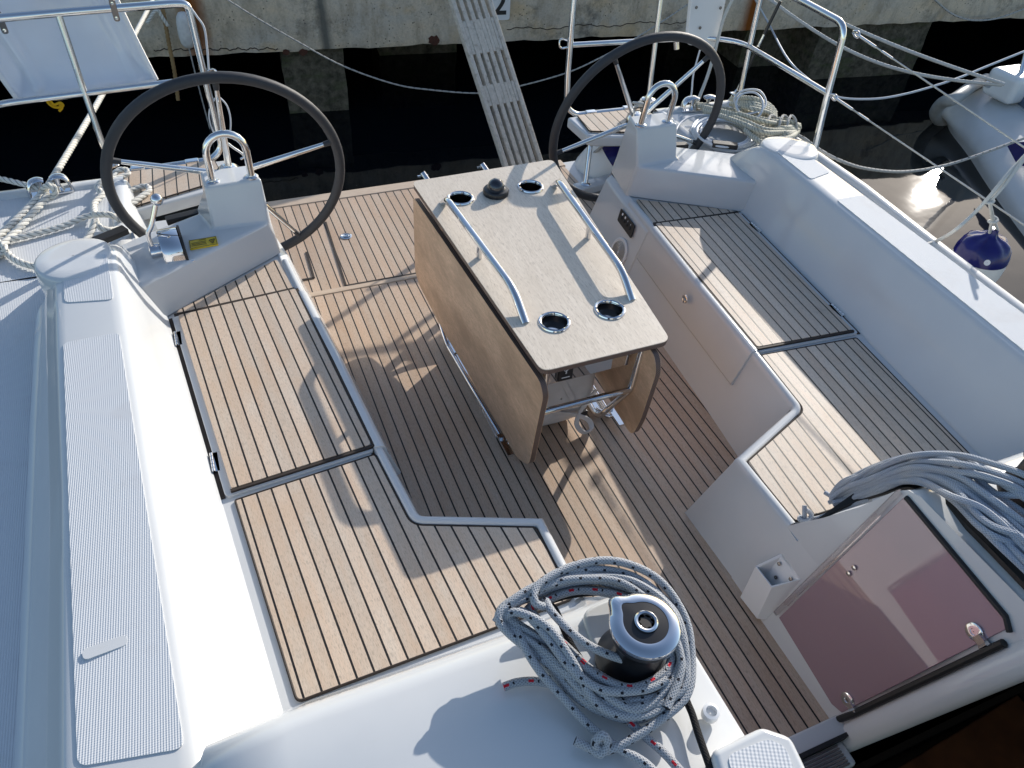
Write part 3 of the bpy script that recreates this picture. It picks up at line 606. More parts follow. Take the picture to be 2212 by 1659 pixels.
# ------------------------------------------------------------------ steering wheels
def wheel(s, base, label):
    w = thing('steering_wheel', label, 'steering wheel', mir((.8502, 2.60, ZF), s), 'twin steering wheels')
    cen = (.8502, 2.651, .2315); Rr = .3994; tl = -.1926
    U_, V_, N_ = Vector((1, 0, 0)), Vector((0, math.sin(tl), math.cos(tl))), Vector((0, math.cos(tl), -math.sin(tl)))
    c = Vector(cen); pt = lambda a, r, o=0: mir(c+U_*(r*math.cos(a))+V_*(r*math.sin(a))+N_*o, s)
    rim = MB().tube([pt(2*math.pi*k/72, Rr) for k in range(72)], .0185, 14, True).build('rim', 'leather', w)
    st = MB()
    for k in range(3):
        a = R(base+36+120*k); st.tube([pt(a-.004, Rr), pt(a+.004, Rr)], .0192, 14)
    for k in range(5):
        a = R(base+72*k); n_ = 9
        sp = MB().tube([pt(a, .03, .018), pt(a, .10, .016), pt(a, .2, .010), pt(a, .30, .004), pt(a, Rr-.040, .001)], lambda t: .0125-.0045*t, 12)
        sp = sp.build('spoke', 'steel', w)
        MB().tube([pt(a, Rr-.042, .001), pt(a, Rr-.022), pt(a, Rr-.004)], lambda t: .0095+.004*t*t, 12).build('rim_boot', 'leather', sp)
    h = MB(); axn = mir(N_, s); h.lathe([(.02, -.045), (.036, -.04), (.045, -.01), (.046, .03), (.038, .040), (.001, .043)], mir(c, s), axn, 26, cap=False); h.build('hub', 'steel', w)
    MB().tube([mir(c+N_*-.15, s), mir(c+N_*-.03, s)], .017, 14).build('shaft', 'steel', w)
    return w
wheel(-1, 20.6, 'black leather steering wheel beside the throttle, on the left helm'); wheel(1, 49.8, 'black leather steering wheel at the right helm, in front of the coiled white ropes')
# ------------------------------------------------------------------ cockpit table
T = thing('cockpit_table', 'folding sandy laminate table with drop leaves, two chrome rails and four cup holders', 'table', (0, 1.8, ZF))
TZ = lambda y: .257+.022*(y-1.309)
tA, tB, tC, tD = bz(1171, 802, .257), bz(1449, 735, .257), bz(1194, 344, .280), bz(889, 392, .280)
def tx(s, y):                                                            # long edges of the top
    a, b = (tA, tD) if s < 0 else (tB, tC); return a.x+(b.x-a.x)*(y-a.y)/(b.y-a.y)
hw = lambda y: .201+.070*(y-1.309)/.985
def tt(x, y, dz=0): return Vector((x, y, TZ(y)+dz))
tc = fillet([tA, tB, tC, tD], .030, 5, True)
top = MB().prism([p+Vector((0, 0, -.003)) for p in tc], (0, 0, -.015)).build('table_top', 'ply', T)
MB().prism(tc, (0, 0, -.003)).build('laminate', 'hpl', top)
for s, lx, ztop in ((-1, .018, -.018), (1, .012, -.03)):
    def lp(y, z, o=0): return mir(((hw(y)+lx+.012+(TZ(y)-z)*.02) if s < 0 else .158+.060*(y-1.30), y, z), s)
    if s < 0: q = [(2.335, .235), (2.34, -.10), (2.30, -.165), (1.385, -.185), (1.292, -.17), (1.255, -.06), (1.252, .19), (1.285, .245)]
    else: q = [(2.27, .232), (2.28, -.06), (2.24, -.11), (1.375, -.124), (1.300, -.120), (1.276, -.03), (1.258, .19), (1.285, .232)]
    if s < 0: la_, lb_ = bz(1168, 822, .226), bz(893, 428, .226); ln_ = (lb_-la_).cross(Vector((0, 0, 1))); q3 = [bpl(px_, py_, la_, ln_) for px_, py_ in ((893, 425), (897, 585), (906, 615), (950, 700), (1120, 992), (1143, 1005), (1174, 856), (1167, 824))]
    else: q3 = [lp(y, z) for y, z in q]
    pts = fillet(q3, [.02, .05, .05, .04, .03, .03, .035, .02], 5, True)
    lf = MB().prism([p for p in pts], mir((-.016, 0, 0), s)).build('drop_leaf', 'ply', T)
    MB().prism([p+mir((.0012, 0, 0), s) for p in pts], mir((-.0012, 0, 0), s)).build('laminate', 'leaf', lf)
    MB().prism([p+mir((-.016, 0, 0), s) for p in pts], mir((-.0012, 0, 0), s)).build('laminate', 'leaf', lf)
    for y in (1.42, 1.82, 2.18):
        MB().bar((tx(s, y)-s*.045, y-.04, TZ(y)-.021), (tx(s, y)-s*.045, y+.04, TZ(y)-.021), .04, .005).build('leaf_hinge', 'brushed', T)
    f1, f2, f3, f4 = ((1135, 697), (1108, 622), (966, 431), (956, 438)) if s < 0 else ((1365, 647), (1344, 584), (1207, 392), (1196, 401)); zt_ = .257
    ft, fb = bz(*f1, zt_+.004), bz(*f4, zt_+.019); q2, q3 = bz(*f2, zt_+.060), bz(*f3, zt_+.067); mdp = bz(*((1035, 557) if s < 0 else (1270, 514)), zt_+.012); md2 = q2.lerp(q3, .5)
    m = MB().tube(fillet([ft-Vector((0, 0, .004)), q2, q3, fb-Vector((0, 0, .004))], [0, .05, .035, 0], 7), .0125, 14); m.tube([mdp-Vector((0, 0, .003)), Vector((mdp.x, mdp.y, zt_+.064))], .010, 12); m.build('handrail', 'chrome', T)
# cup holders: real wells through the slab
def cup(px, py):
    p = bz(px, py, .28); p = bz(px, py, TZ(p.y)); ax = Vector((0, 0, 1))
    rg = MB().lathe([(.0360, -.002), (.0385, .004), (.0425, .0058), (.0465, .004), (.0480, .0005)], p, ax, 40, cap=False).build('cup_holder', 'chrome', T)
    MB().lathe([(.0365, .001), (.036, -.055), (.033, -.062), (.001, -.063)], p, ax, 40, cap=False).build('cup_well', 'cupwell', rg)
    return p
cups = [cup(995, 428.5), cup(1146, 403.5), cup(1197.5, 696), cup(1317, 669)]
for o in list(T.children_recursive):                                     # bore the wells through the laminate and the slab
    if o.name.split('.')[0] in ('table_top', 'laminate') and (o.parent == T and o.name.startswith('table_top') or o.parent == top):
        cut = MB()
        for p in cups: cut.lathe([(.037, -.09), (.037, .06)], p, (0, 0, 1), 32)
        co_ = cut.build('bore', 'black', None); bm_ = o.modifiers.new('bore', 'BOOLEAN'); bm_.operation = 'DIFFERENCE'; bm_.object = co_; bm_.solver = 'EXACT'
        bpy.context.view_layer.update(); dg = bpy.context.evaluated_depsgraph_get(); nm = bpy.data.meshes.new_from_object(o.evaluated_get(dg)); o.modifiers.clear(); o.data = nm; nm.polygons.foreach_set('use_smooth', [True]*len(nm.polygons)); nm.set_sharp_from_angle(angle=R(30))
        bpy.data.objects.remove(co_)
p = bz(1071, 418, TZ(2.17)); dm = MB().lathe([(.0455, 0), (.0465, .014), (.043, .019), (.034, .021), (.030, .027), (.001, .028)], p, n=32).build('compass_base', 'black', T)
MB().sphere(p+Vector((0, 0, .026)), .031, 24).build('compass_dome', 'glassdome', dm)
# stainless frame
fr = MB()
for s in (1, -1):
    P = lambda *a: mir(a, s)
    fr.tube(fillet([P(.166 if s < 0 else .146, 1.352, TZ(1.352)-.02), P(.164 if s < 0 else .136, 1.352, .040), P(.150, 1.52, -.258), P(.182, 2.06, -.258), P(.182, 2.20, -.12), P(.182, 2.22, TZ(2.2)-.03)], [0, .03, .05, .06, .05, 0], 6), .0105, 12)
    fr.tube(fillet([P(.165, 1.56, -.256), P(.200, 1.50, -.258), P(.222, 2.06, -.258), P(.222, 2.18, -.19)], .03, 5), .0095, 10)
fr.tube([(-.164, 1.352, .040), (.136, 1.352, .040)], .0105, 12); fr.tube([(-.182, 2.15, -.17), (.182, 2.15, -.17)], .0105, 12)
frame = fr.build('frame', 'chrome', T)
for s in (1, -1):
    m = MB()
    for y in (1.50, 2.04): m.bar(mir((.208, y-.05, -.246), s), mir((.208, y+.05, -.246), s), .02, .010); m.lathe([(.008, 0), (.008, .012)], mir((.208, y+.03, -.244), s), n=10)
    m.bar(mir((.19, 1.56, ZF+.005), s), mir((.20, 2.1, ZF+.005), s), .05, .010); m.build('floor_bracket', 'steel', frame)
b = MB().prism([(-.158, 1.375, .228), (.125, 1.375, .228), (.135, 1.62, .24), (-.158, 1.62, .24)], (0, 0, -.105)).build('cutlery_box', 'chrome', T, bevel=.004)
m = MB().box((-.095, 1.370, .178), (.048, .016, .082)).build('usb_socket', 'black', b, bevel=.004)
k = MB(); k.box((-.095, 1.3612, .205), (.022, .0012, .0045)); k.bar((-.095, 1.3612, .170), (-.095, 1.3612, .192), .0016, .001, (0, 1, 0)); k.bar((-.095, 1.3612, .176), (-.088, 1.3612, .183), .0014, .001, (0, 1, 0)); k.bar((-.095, 1.3612, .174), (-.102, 1.3612, .180), .0014, .001, (0, 1, 0)); k.lathe([(.0028, 0), (.001, .001)], (-.095, 1.3614, .168), (0, -1, 0), 10, cap=False); k.box((-.095, 1.3612, .152), (.026, .0012, .0022)); k.build('socket_print', 'whiteink', m)
# bag stowed under the table
bag = thing('stowage_bag', 'white round-ended valise with webbing straps stowed on the floor under the table', 'bag', (0, 1.9, ZF))
rows = []
for y, k in ((1.530, .02), (1.530, .55), (1.537, .82), (1.550, .95), (1.585, 1.0), (1.85, 1.02), (2.06, 1.0), (2.10, .9), (2.11, .5), (2.11, .02)):
    rows.append([Vector((.137*k*math.copysign(abs(math.cos(a))**.62, math.cos(a)), y, -.125+.145*k*math.copysign(abs(math.sin(a))**.62, math.sin(a)))) for a in [2*math.pi*t/32 for t in range(32)]])
MB().grid(rows, cu=True).build('bag_body', 'bag', bag, angle=60)
def webbing(q, nm, up=(0, 1, 0)):
    st = MB()
    for a, c in zip(q, q[1:]): st.bar(a, c, .018, .004, up)
    st.build(nm, 'bag', bag)
webbing(fillet([(-.02, 1.530, -.01), (.015, 1.524, -.08), (.045, 1.522, -.145), (.09, 1.524, -.21)], .02, 4), 'strap')
webbing(cr([(-.13, 1.527, -.135), (-.02, 1.520, -.175), (.05, 1.512, -.20), (.098, 1.495, -.225), (.105, 1.478, -.255), (.075, 1.478, -.262), (.055, 1.50, -.225), (.09, 1.518, -.16), (.13, 1.527, -.12)], 5), 'strap', (0, 1, .3))
MB().box((.085, 1.515, -.205), (.03, .016, .022)).build('buckle', 'black', bag, bevel=.004)
# ------------------------------------------------------------------ engine control
th = thing('throttle_lever', 'chrome engine control with ball-ended lever on the left console beside a yellow label', 'throttle', tuple(bz(366, 560, .135)))
q = lambda x, y, z: bz(54.9+x*.28274, 471.8+y*.28274, z)
pb = q(1150, 300, .135); u = (q(1250, 290, .135)-q(1100, 320, .135)).normalized(); v = Vector((-u.y, u.x, 0)); c0 = pb+v*.045
m = MB(); prof = [(.058, -.01), (.058, .008), (.054, .012)]
body = [(t, .040*math.sin(t*math.pi)**.55 if 0 < t < 1 else 0) for t in [k/12 for k in range(13)]]
rows = []
for x_ in (-.036, -.031, .024, .029):
    ins = .003 if x_ in (-.036, .029) else 0
    rows.append([c0+u*x_+v*(-.074*math.cos(t*math.pi)*(1-ins*8))+Vector((0, 0, -.01+(.086-ins)*math.sin(t*math.pi)**.7)) for t in [k/14 for k in range(15)]])
m.grid(rows); m.add([p for p in rows[0]], [list(range(15))]); m.add([p for p in rows[-1]], [list(range(15))]); m.build('control_body', 'chrome', th)
MB().prism([c0+u*a+v*b_+Vector((0, 0, -.002)) for a, b_ in ((.030, -.082), (.055, -.078), (.055, .08), (.030, .08))], (0, 0, -.012)).build('mount_flange', 'steel', th, bevel=.003)
rows = [[c0+u*x_+v*(-.076*math.cos(t*math.pi))+Vector((0, 0, -.01+.089*math.sin(t*math.pi)**.7)) for t in [k/14 for k in range(15)]] for x_ in (.0295, .037)]
g = MB().grid(rows); g.add(rows[1], [list(range(15))]); g.build('gasket_ring', 'rubber', th)
m = MB(); hubp = c0+u*-.036+Vector((0, 0, .012)); m.lathe([(.024, .0), (.026, .010), (.024, .034), (.012, .040), (.001, .04)], hubp+v*.0, -u, 24, cap=False)
ball = by(208.5+520/4, 126.2+1220/4, hubp.y+.02)
m.tube(cr([hubp-u*.024+Vector((0, 0, .01)), hubp-u*.026+v*.008+Vector((0, 0, .06)), hubp*.45+ball*.55-u*.022, ball], 6), .0085, 12); lv = m.build('lever', 'chrome', th)
MB().sphere(ball, .020, 22).build('lever_ball', 'chrome', th)
# ------------------------------------------------------------------ quay, passerelle
ang = math.atan2(-.105, 1.0)
QY = 5.90
QO = Vector((0, QY-.015, 0)); QX = Vector((math.cos(ang), math.sin(ang), 0)); QN = Vector((-math.sin(ang), math.cos(ang), 0))
def qp(u, d, z): return QO+QX*u+QN*d+Vector((0, 0, z))
def qpx(px, py, d=0): return bpl(px, py, QO+QN*d, QN)
quay = thing('concrete_quay', 'stained concrete quay on weedy piles behind the stern, rust-streaked and cracked', 'quay', tuple(QO+Vector((0, 0, ZW)))); quay.rotation_euler = (0, 0, 0)
QB, QT = -.50, .13
def qbuild(mb, name, mat, parent=quay, **k): return mb.build(name, mat, parent, **k)
# slab face with a ragged lower edge
rows = []; N_ = 240
for i in range(N_+1):
    u_ = -9+20*i/N_; j = .004*math.sin(u_*9.1)+.004*math.sin(u_*23+1)+.003*random.uniform(-1, 1)
    rows.append([qp(u_, .25, QB+j*.4), qp(u_, .004+abs(j)*.4, QB+j), qp(u_, 0, QB+.03+j), qp(u_, 0, QB+.30), qp(u_, 0, QT-.05), qp(u_, .02, QT), qp(u_, 9, QT)])
slab = qbuild(MB().grid(rows), 'quay_slab', 'concrete', angle=60)
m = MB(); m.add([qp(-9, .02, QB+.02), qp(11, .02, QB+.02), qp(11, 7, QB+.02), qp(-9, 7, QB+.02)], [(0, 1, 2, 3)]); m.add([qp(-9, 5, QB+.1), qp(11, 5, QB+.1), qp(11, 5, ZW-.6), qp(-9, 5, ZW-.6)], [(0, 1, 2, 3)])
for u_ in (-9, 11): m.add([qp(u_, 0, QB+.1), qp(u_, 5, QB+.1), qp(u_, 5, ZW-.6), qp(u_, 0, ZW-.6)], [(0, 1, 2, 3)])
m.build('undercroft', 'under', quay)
def pile(px0, px1, d):
    a, b_ = qpx(px0, 122, d), qpx(px1, 118, d); ua, ub = (a-QO).dot(QX), (b_-QO).dot(QX)
    rows = []
    for k in range(9):
        z = QB+.03-k*.09; jt = lambda: random.uniform(-.008, .008)
        rows.append([qp(ua+jt(), d, z), qp(ua*.67+ub*.33+jt(), d+jt(), z), qp(ua*.33+ub*.67+jt(), d+jt(), z), qp(ub+jt(), d, z), qp(ub, d+.6, z), qp(ua, d+.6, z)])
    MB().grid(rows, cu=True).build('pile', 'pile', quay)
pile(607, 742, .06); pile(1755, 1985, .06); pile(1440, 1580, 1.3); pile(820, 985, 1.2); pile(1600, 1735, .45)
# crack and old iron
def qline(pts, r, name, mat, d=-.002): tubeobj(name, [qpx(x, y, d) for x, y in pts], r, mat, quay, n=5)
ck = []
for i in range(60):
    x = 332+i*(600-332)/59; ck.append((x, 108+2.2*math.sin(i*.9)+1.3*math.sin(i*2.3)-(i*.05)))
qline(ck, .0035, 'crack', 'gap'); ck = [(1095+i*7.2, 64-3.2*math.sin(i*.35)+1.6*math.sin(i*1.7)-i*.32) for i in range(56)]; qline(ck, .0032, 'crack', 'gap')
RUST = plain('rust_patch', (.10, .035, .02), .9, noise=.5, nsc=40)
for (x, y, r_) in ((938, 87, .05), (655, 112, .035), (618, 112, .03)):
    p = qpx(x, y, -.004); m = MB(); m.add([p+QX*(r_*math.cos(a)*random.uniform(.7, 1.1))+Vector((0, 0, r_*.8*math.sin(a)*random.uniform(.7, 1.1))) for a in [k*.5236 for k in range(12)]], [list(range(12))]); m.build('rust_spall', RUST, quay)
# joint stain
qpole = [(673, 0), (676, 45), (680, 80), (677, 95)]
# number board
nb = thing('number_board', 'small white board with a black digit fixed on the quay beside the gangplank', 'number board', tuple(qpx(1080, 30, -.02)))
c0 = qpx(1079, 9, -.006); hwn, hh = .085, .115
pl = fillet([c0+QX*a*hwn+Vector((0, 0, b_*hh)) for a, b_ in ((-1, -1), (1, -1), (1, 1), (-1, 1))], .02, 4, True)
MB().prism([p-QN*.006 for p in pl], QN*.008).build('board', 'seatwhite', nb)
fc = bpy.data.curves.new('digit', 'FONT'); fc.body = '2'; fc.size = .235; fc.align_x = 'CENTER'; fc.align_y = 'CENTER'; fc.extrude = .001; fc.offset = .004
fo = bpy.data.objects.new('digit', fc); COL.objects.link(fo); bpy.context.view_layer.update()
me = bpy.data.meshes.new_from_object(fo.evaluated_get(bpy.context.evaluated_depsgraph_get())); bpy.data.objects.remove(fo)
rt = Matrix((( QX.x, 0, -QN.x), (QX.y, 0, -QN.y), (0, 1, 0)))
mb = MB(); mb.add([c0-QN*.0085+rt @ v.co*1.0 for v in me.vertices], [list(p.vertices) for p in me.polygons]); mb.build('digit', 'ink', nb, angle=20)
# gangplank of long slats
pa, pb = by(1128, 352, 3.72), None
A = bz(1128, 350, -.36); dA = (A-C).length
Bp = C+ray(1015.5, 0)*(dA*1.058); D = (Bp-A).normalized(); side = D.cross(Vector((0, 0, 1))).normalized(); upv = side.cross(D)
A2 = A-D*.42; B2 = A+D*2.6; PW = 84*dA/F
gp = thing('gangplank', 'weathered grey wooden gangplank of long slats leading from stern to quay', 'gangplank', tuple(A2))
for k in range(6):
    t = (k-2.5)/6*PW*1.16; jit = random.uniform(-.003, .003)
    MB().bar(A2+side*t+upv*jit, B2+side*t+upv*jit, PW*.108, .036, upv).build('slat', 'greywood', gp, bevel=.003)
for t in (.0,): pass
L0 = lambda py, x0, x1: None
for pya, pyb in ((45, 115), (182, 225)):
    def along(px, py):
        p = bpl(px, py, A, upv); return (p-A).dot(D)
    xm = lambda y: 1015.5+(1128-1015.5)*y/350
    ta, tb = along(xm(pyb), pyb), along(xm(pya), pya)
    for k in range(5):
        t = (k-2)/6*PW*1.16; MB().bar(A+D*ta+side*t-upv*.001, A+D*tb+side*t-upv*.001, PW*.075, .034, upv).build('spacer_block', 'greywood', gp)
# ------------------------------------------------------------------ stern rails
def pushpit(s, label):
    r = thing('stern_rail', label, 'stern rail', mir((1.3, 3.2, .05), s), 'stern rails')
    P = lambda *a: mir(a, s)
    zt = .615
    hoop = [P(1.25, 3.297, -.012), P(.90, 3.312, -.012), P(.846, 3.318, .03), P(.846, 3.345, .2), P(.850, 3.375, zt-.005), P(.90, 3.372, zt), P(1.31, 3.345, zt), P(1.60, 3.30, zt+.005), P(1.745, 3.16, zt+.005), P(1.745, 2.9, zt+.005), P(1.735, 2.545, zt), P(1.742, 2.515, .30), P(1.748, 2.50, .16), P(1.752, 2.487, .05)]
    MB().tube(fillet(hoop, [0, .03, .05, 0, .06, .03, .05, .10, .12, .1, .06, .05, .05, 0], 6), .0152, 12).build('rail_hoop', 'steel', r)
    mid = [P(.846, 3.36, .325), P(1.31, 3.312, .328), P(1.60, 3.285, .328), P(1.735, 3.18, .33), P(1.738, 2.9, .33), P(1.738, 2.515, .33)]
    MB().tube(fillet(mid, [0, .03, .06, .12, .1, 0], 6), .0132, 12).build('mid_rail', 'steel', r)
    MB().tube([P(1.306, 3.345, zt), P(1.304, 3.312, .33), P(1.295, 3.265, .045)], .0132, 12).build('rail_post', 'steel', r)
    MB().tube([P(1.735, 3.13, zt), P(1.742, 3.12, .33), P(1.735, 3.085, .055)], .0132, 12).build('rail_post', 'steel', r)
    for p in ((1.295, 3.265, .045), (1.735, 3.085, .052), (1.752, 2.487, .05)):
        MB().lathe([(.036, 0), (.036, .006), (.022, .010), (.016, .016)], P(*p), n=18, cap=False).build('base_flange', 'steel', r)
    m = MB(); m.tube(cr([P(.835, 3.362, .315), P(.805, 3.368, .312), P(.797, 3.372, .335), P(.808, 3.375, .352), P(.838, 3.368, .345)], 4), .0048, 8); m.build('eye_loop', 'steel', r)
    for x in (.98, 1.2):
        MB().bar(P(x-.028, 3.300-.0*x, -.004), P(x+.028, 3.298, -.004), .032, .022).build('tube_clamp', 'steel', r, bevel=.004)
    return r
pushpit(-1, 'stainless stern rail at the left quarter carrying the white plastic shell'); pushpit(1, 'stainless stern rail at the right quarter where the guard wires end')
#MARK
# ------------------------------------------------------------------ winch with coiled lines
def z_line(pts, z=None): return [bz(p[0], p[1], p[2] if len(p) > 2 else z) for p in pts]
wc = bz(1395, 1345, .525); wb = .392
wn = thing('winch', 'black drum winch with a polished chrome top standing inside the coil of grey rope', 'winch', (wc.x, wc.y, wb))
o = Vector((wc.x, wc.y, wb))
tl_ = .525-wb
MB().lathe([(.064, 0), (.064, .010), (.058, .020), (.047, .045), (.044, .07), (.046, .090), (.049, .098)], o, n=40).build('drum', 'black', wn)
MB().lathe([(.049, .098), (.053, .101), (.0545, .106), (.0535, .111), (.049, .114)], o, n=40).build('jaw_ring', 'black', wn)
pr = MB(); rows = []
for r_, h_ in ((.050, .114), (.0555, .116), (.0575, .121), (.0565, .127), (.050, .1325), (.040, .1345), (.0365, .134), (.036, .131)):
    row = []
    for k in range(64):
        a = 2*math.pi*k/64; bump_ = .013*math.exp(-((a-2.02)/.24)**2) if r_ > .045 else .010*math.exp(-((a-2.02)/.26)**2)
        row.append(o+Vector(((r_+bump_)*math.cos(a), (r_+bump_)*math.sin(a), h_)))
    rows.append(row)
pr.grid(rows, cu=True).build('self_tailing_top', 'chrome', wn)
rows = []
for r_, h_ in ((.0362, .1312), (.036, .1335), (.020, .1345), (.019, .1335)):
    rows.append([o+Vector(((r_+(.010*math.exp(-((2*math.pi*k/64-2.02)/.26)**2) if r_ > .03 else 0))*math.cos(2*math.pi*k/64), (r_+(.010*math.exp(-((2*math.pi*k/64-2.02)/.26)**2) if r_ > .03 else 0))*math.sin(2*math.pi*k/64), h_)) for k in range(64)])
MB().grid(rows, cu=True).build('stripper_cap', 'black', wn)
MB().lathe([(.0195, .1335), (.019, .138), (.0165, .140), (.0135, .139), (.012, .135)], o, n=32, cap=False).build('handle_socket', 'chrome', wn)
m = MB(); m.add([o+Vector(((.0115 if k % 2 else .0085)*math.cos(k*math.pi/8), (.0115 if k % 2 else .0085)*math.sin(k*math.pi/8), .1352)) for k in range(16)], [list(range(16))]); m.build('socket_hole', 'rubber', wn)
def coil(inner, outer, turns, r, jit, seed, zamp=.0, per=6):
    rnd = random.Random(seed); pts = []; n = len(inner)
    for t in range(turns):
        for i in range(n):
            f = rnd.uniform(.0, 1.0)*jit+((t*0.618) % 1)*(1-jit)
            a, b_ = inner[i], outer[i]; x = a[0]+(b_[0]-a[0])*f; y = a[1]+(b_[1]-a[1])*f; z = a[2]+(b_[2]-a[2])*f+rnd.uniform(-1, 1)*zamp+.0045*(t % 4)
            pts.append(bz(x, y, z))
    return pts
# inner / outer outlines of the coil (photo pixels with a height)
IN = [(1112, 1318, .445), (1165, 1288, .455), (1250, 1262, .46), (1345, 1272, .455), (1432, 1322, .445), (1462, 1400, .43), (1440, 1462, .425), (1365, 1495, .42), (1280, 1462, .425), (1205, 1398, .435)]
OUT = [(1066, 1340, .455), (1128, 1276, .465), (1245, 1228, .47), (1368, 1240, .465), (1462, 1310, .45), (1490, 1408, .425), (1478, 1492, .41), (1385, 1560, .40), (1262, 1520, .405), (1152, 1436, .42)]
g = thing('coiled_sheet', 'grey rope with black flecks coiled in many loops around the chrome winch', 'rope', (wc.x, wc.y, .39))
pts = coil(IN, OUT, 12, .0066, .62, 5, .006)
MB().tube(cr(pts, 7), .0072, 9).build('rope_coil', 'rope_grey', g)
tubeobj('rope_turn', cr([bz(1180, 1312, .47), bz(1155, 1300, .485), bz(1165, 1262, .49), bz(1240, 1222, .49), bz(1330, 1212, .49), bz(1420, 1250, .475), bz(1478, 1330, .455), bz(1494, 1420, .435), bz(1484, 1500, .425), bz(1420, 1560, .415), bz(1335, 1612, .405), bz(1300, 1620, .402), bz(1285, 1605, .412), bz(1302, 1588, .422), bz(1312, 1606, .412), bz(1298, 1628, .402), bz(1278, 1618, .402), bz(1242, 1600, .406)], 8), .0072, 'rope_grey', g)
tubeobj('rope_turn', cr([bz(1092, 1330, .46), bz(1130, 1322, .47), bz(1180, 1375, .468), bz(1230, 1440, .455), bz(1300, 1490, .445), bz(1390, 1490, .44), bz(1440, 1468, .438)], 8), .0072, 'rope_grey', g)
tubeobj('rope_turn', cr([bz(1178, 1296, .47), bz(1195, 1325, .475), bz(1245, 1375, .468), bz(1300, 1408, .46), bz(1372, 1428, .45), bz(1440, 1412, .445), bz(1466, 1370, .445)], 8), .0072, 'rope_grey', g)
tubeobj('rope_turn', cr([bz(1110, 1335, .455), bz(1135, 1400, .45), bz(1170, 1455, .436), bz(1215, 1505, .42), bz(1270, 1565, .405), bz(1330, 1612, .402), bz(1395, 1650, .403), bz(1440, 1700, .405)], 8), .0072, 'rope_grey', g)
tubeobj('rope_turn', cr([bz(1076, 1352, .45), bz(1110, 1322, .475), bz(1180, 1352, .478), bz(1235, 1425, .46), bz(1290, 1520, .43), bz(1370, 1548, .418), bz(1450, 1510, .42)], 8), .0072, 'rope_grey', g)
tubeobj('rope_turn', cr([bz(1070, 1345, .462), bz(1105, 1300, .478), bz(1170, 1262, .482), bz(1270, 1250, .482), bz(1350, 1262, .476), bz(1430, 1330, .462), bz(1472, 1430, .445), bz(1440, 1530, .43)], 8), .0072, 'rope_grey', g)
h = thing('red_flecked_line', 'grey rope with red flecks tucked under the coil, its end sticking out left', 'rope', tuple(bz(1200, 1440, .40)))
RI = [(1150, 1318, .455), (1180, 1296, .455), (1245, 1272, .455), (1340, 1282, .45), (1425, 1330, .44), (1452, 1402, .428), (1432, 1452, .432), (1362, 1478, .43), (1285, 1450, .438), (1222, 1390, .447)]
RO = [(1135, 1330, .452), (1165, 1305, .45), (1245, 1282, .45), (1335, 1292, .445), (1418, 1340, .44), (1446, 1408, .430), (1440, 1470, .430), (1360, 1500, .43), (1270, 1462, .438), (1205, 1398, .447)]
MB().tube(cr(coil(RI, RO, 3, .0066, .5, 9, .002), 7), .0072, 9).build('rope_coil', 'rope_red', h)
tubeobj('rope_end', cr([bz(1088, 1484, .395), bz(1118, 1474, .398), bz(1160, 1472, .40), bz(1210, 1484, .402), bz(1270, 1505, .403)], 8), .0072, 'rope_red', h)
tubeobj('rope_end', cr([bz(1360, 1560, .405), bz(1400, 1596, .400), bz(1440, 1632, .402), bz(1490, 1690, .405)], 8), .0072, 'rope_red', h)
kb = thing('black_line', 'black braided line passing beneath the coil and down to the lower edge', 'rope', tuple(bz(1240, 1400, .39)))
tubeobj('rope_run', cr([bz(1170, 1305, .44), bz(1195, 1312, .45), bz(1212, 1345, .445), bz(1232, 1390, .435), bz(1258, 1430, .42), bz(1290, 1470, .405), bz(1380, 1510, .40), bz(1462, 1492, .402), bz(1490, 1530, .400), bz(1510, 1590, .402), bz(1545, 1690, .405)], 8), .0062, 'rope_black', kb)
for k in range(4): tubeobj('rope_run', cr([bz(1150+k*7, 1312-k*6, .415), bz(1230, 1282-k*5+4, .42), bz(1330, 1280-k*6, .42), bz(1400, 1300-k*8, .41)], 6), .0062, 'rope_black', kb)
# rope bundle over the right coachroof
rb = thing('rope_hank', 'grey-blue rope hank draped from the right seat across the coachroof, ends knotted', 'rope', tuple(bz(1900, 1060, .06)))
UP = [(1795, 1072, .045), (1822, 1040, .10), (1880, 1012, .20), (1962, 986, .33), (2060, 982, .42), (2140, 1000, .46), (2230, 1034, .47), (2330, 1090, .47)]
LO = [(1800, 1090, .05), (1836, 1082, .08), (1895, 1062, .19), (1975, 1040, .33), (2052, 1075, .41), (2130, 1150, .43), (2230, 1246, .43), (2330, 1350, .43)]
rnd = random.Random(3)
for k in range(17):
    f0 = k/16; pts = []
    for i, (a, b_) in enumerate(zip(UP, LO)):
        f = min(1, max(0, f0+rnd.uniform(-.10, .10)+(.15*math.sin(k*2.1+i*.9)))); dz = rnd.uniform(0, .022)+(.012 if k % 3 == 0 else 0)
        pts.append(bz(a[0]+(b_[0]-a[0])*f, a[1]+(b_[1]-a[1])*f, a[2]+(b_[2]-a[2])*f+dz))
    tubeobj('rope_strand', cr(pts, 7), .0072, 'rope_blue', rb, n=8)
tubeobj('rope_strand', cr([bz(1840, 1044, .09), bz(1818, 1046, .07), bz(1808, 1056, .06), bz(1818, 1062, .06), bz(1838, 1058, .07), bz(1900, 1044, .19), bz(1990, 1010, .37)], 7), .0062, 'rope_blue', rb)
m = MB(); kn = bz(1806, 1080, .045)
m.tube(cr([kn+Vector((.013*math.cos(t*.9), .011*math.sin(t*.9), -.012+.004*t)) for t in range(9)], 4), .0062, 8); m.build('rope_knot', 'rope_blue', rb)
tubeobj('rope_end', cr([kn+Vector((.0, .0, .0)), bz(1795, 1072, .04), bz(1782, 1064, .035)], 5), .006, 'rope_blue', rb); tubeobj('rope_end', cr([kn, bz(1790, 1086, .03)], 5), .006, 'rope_blue', rb)
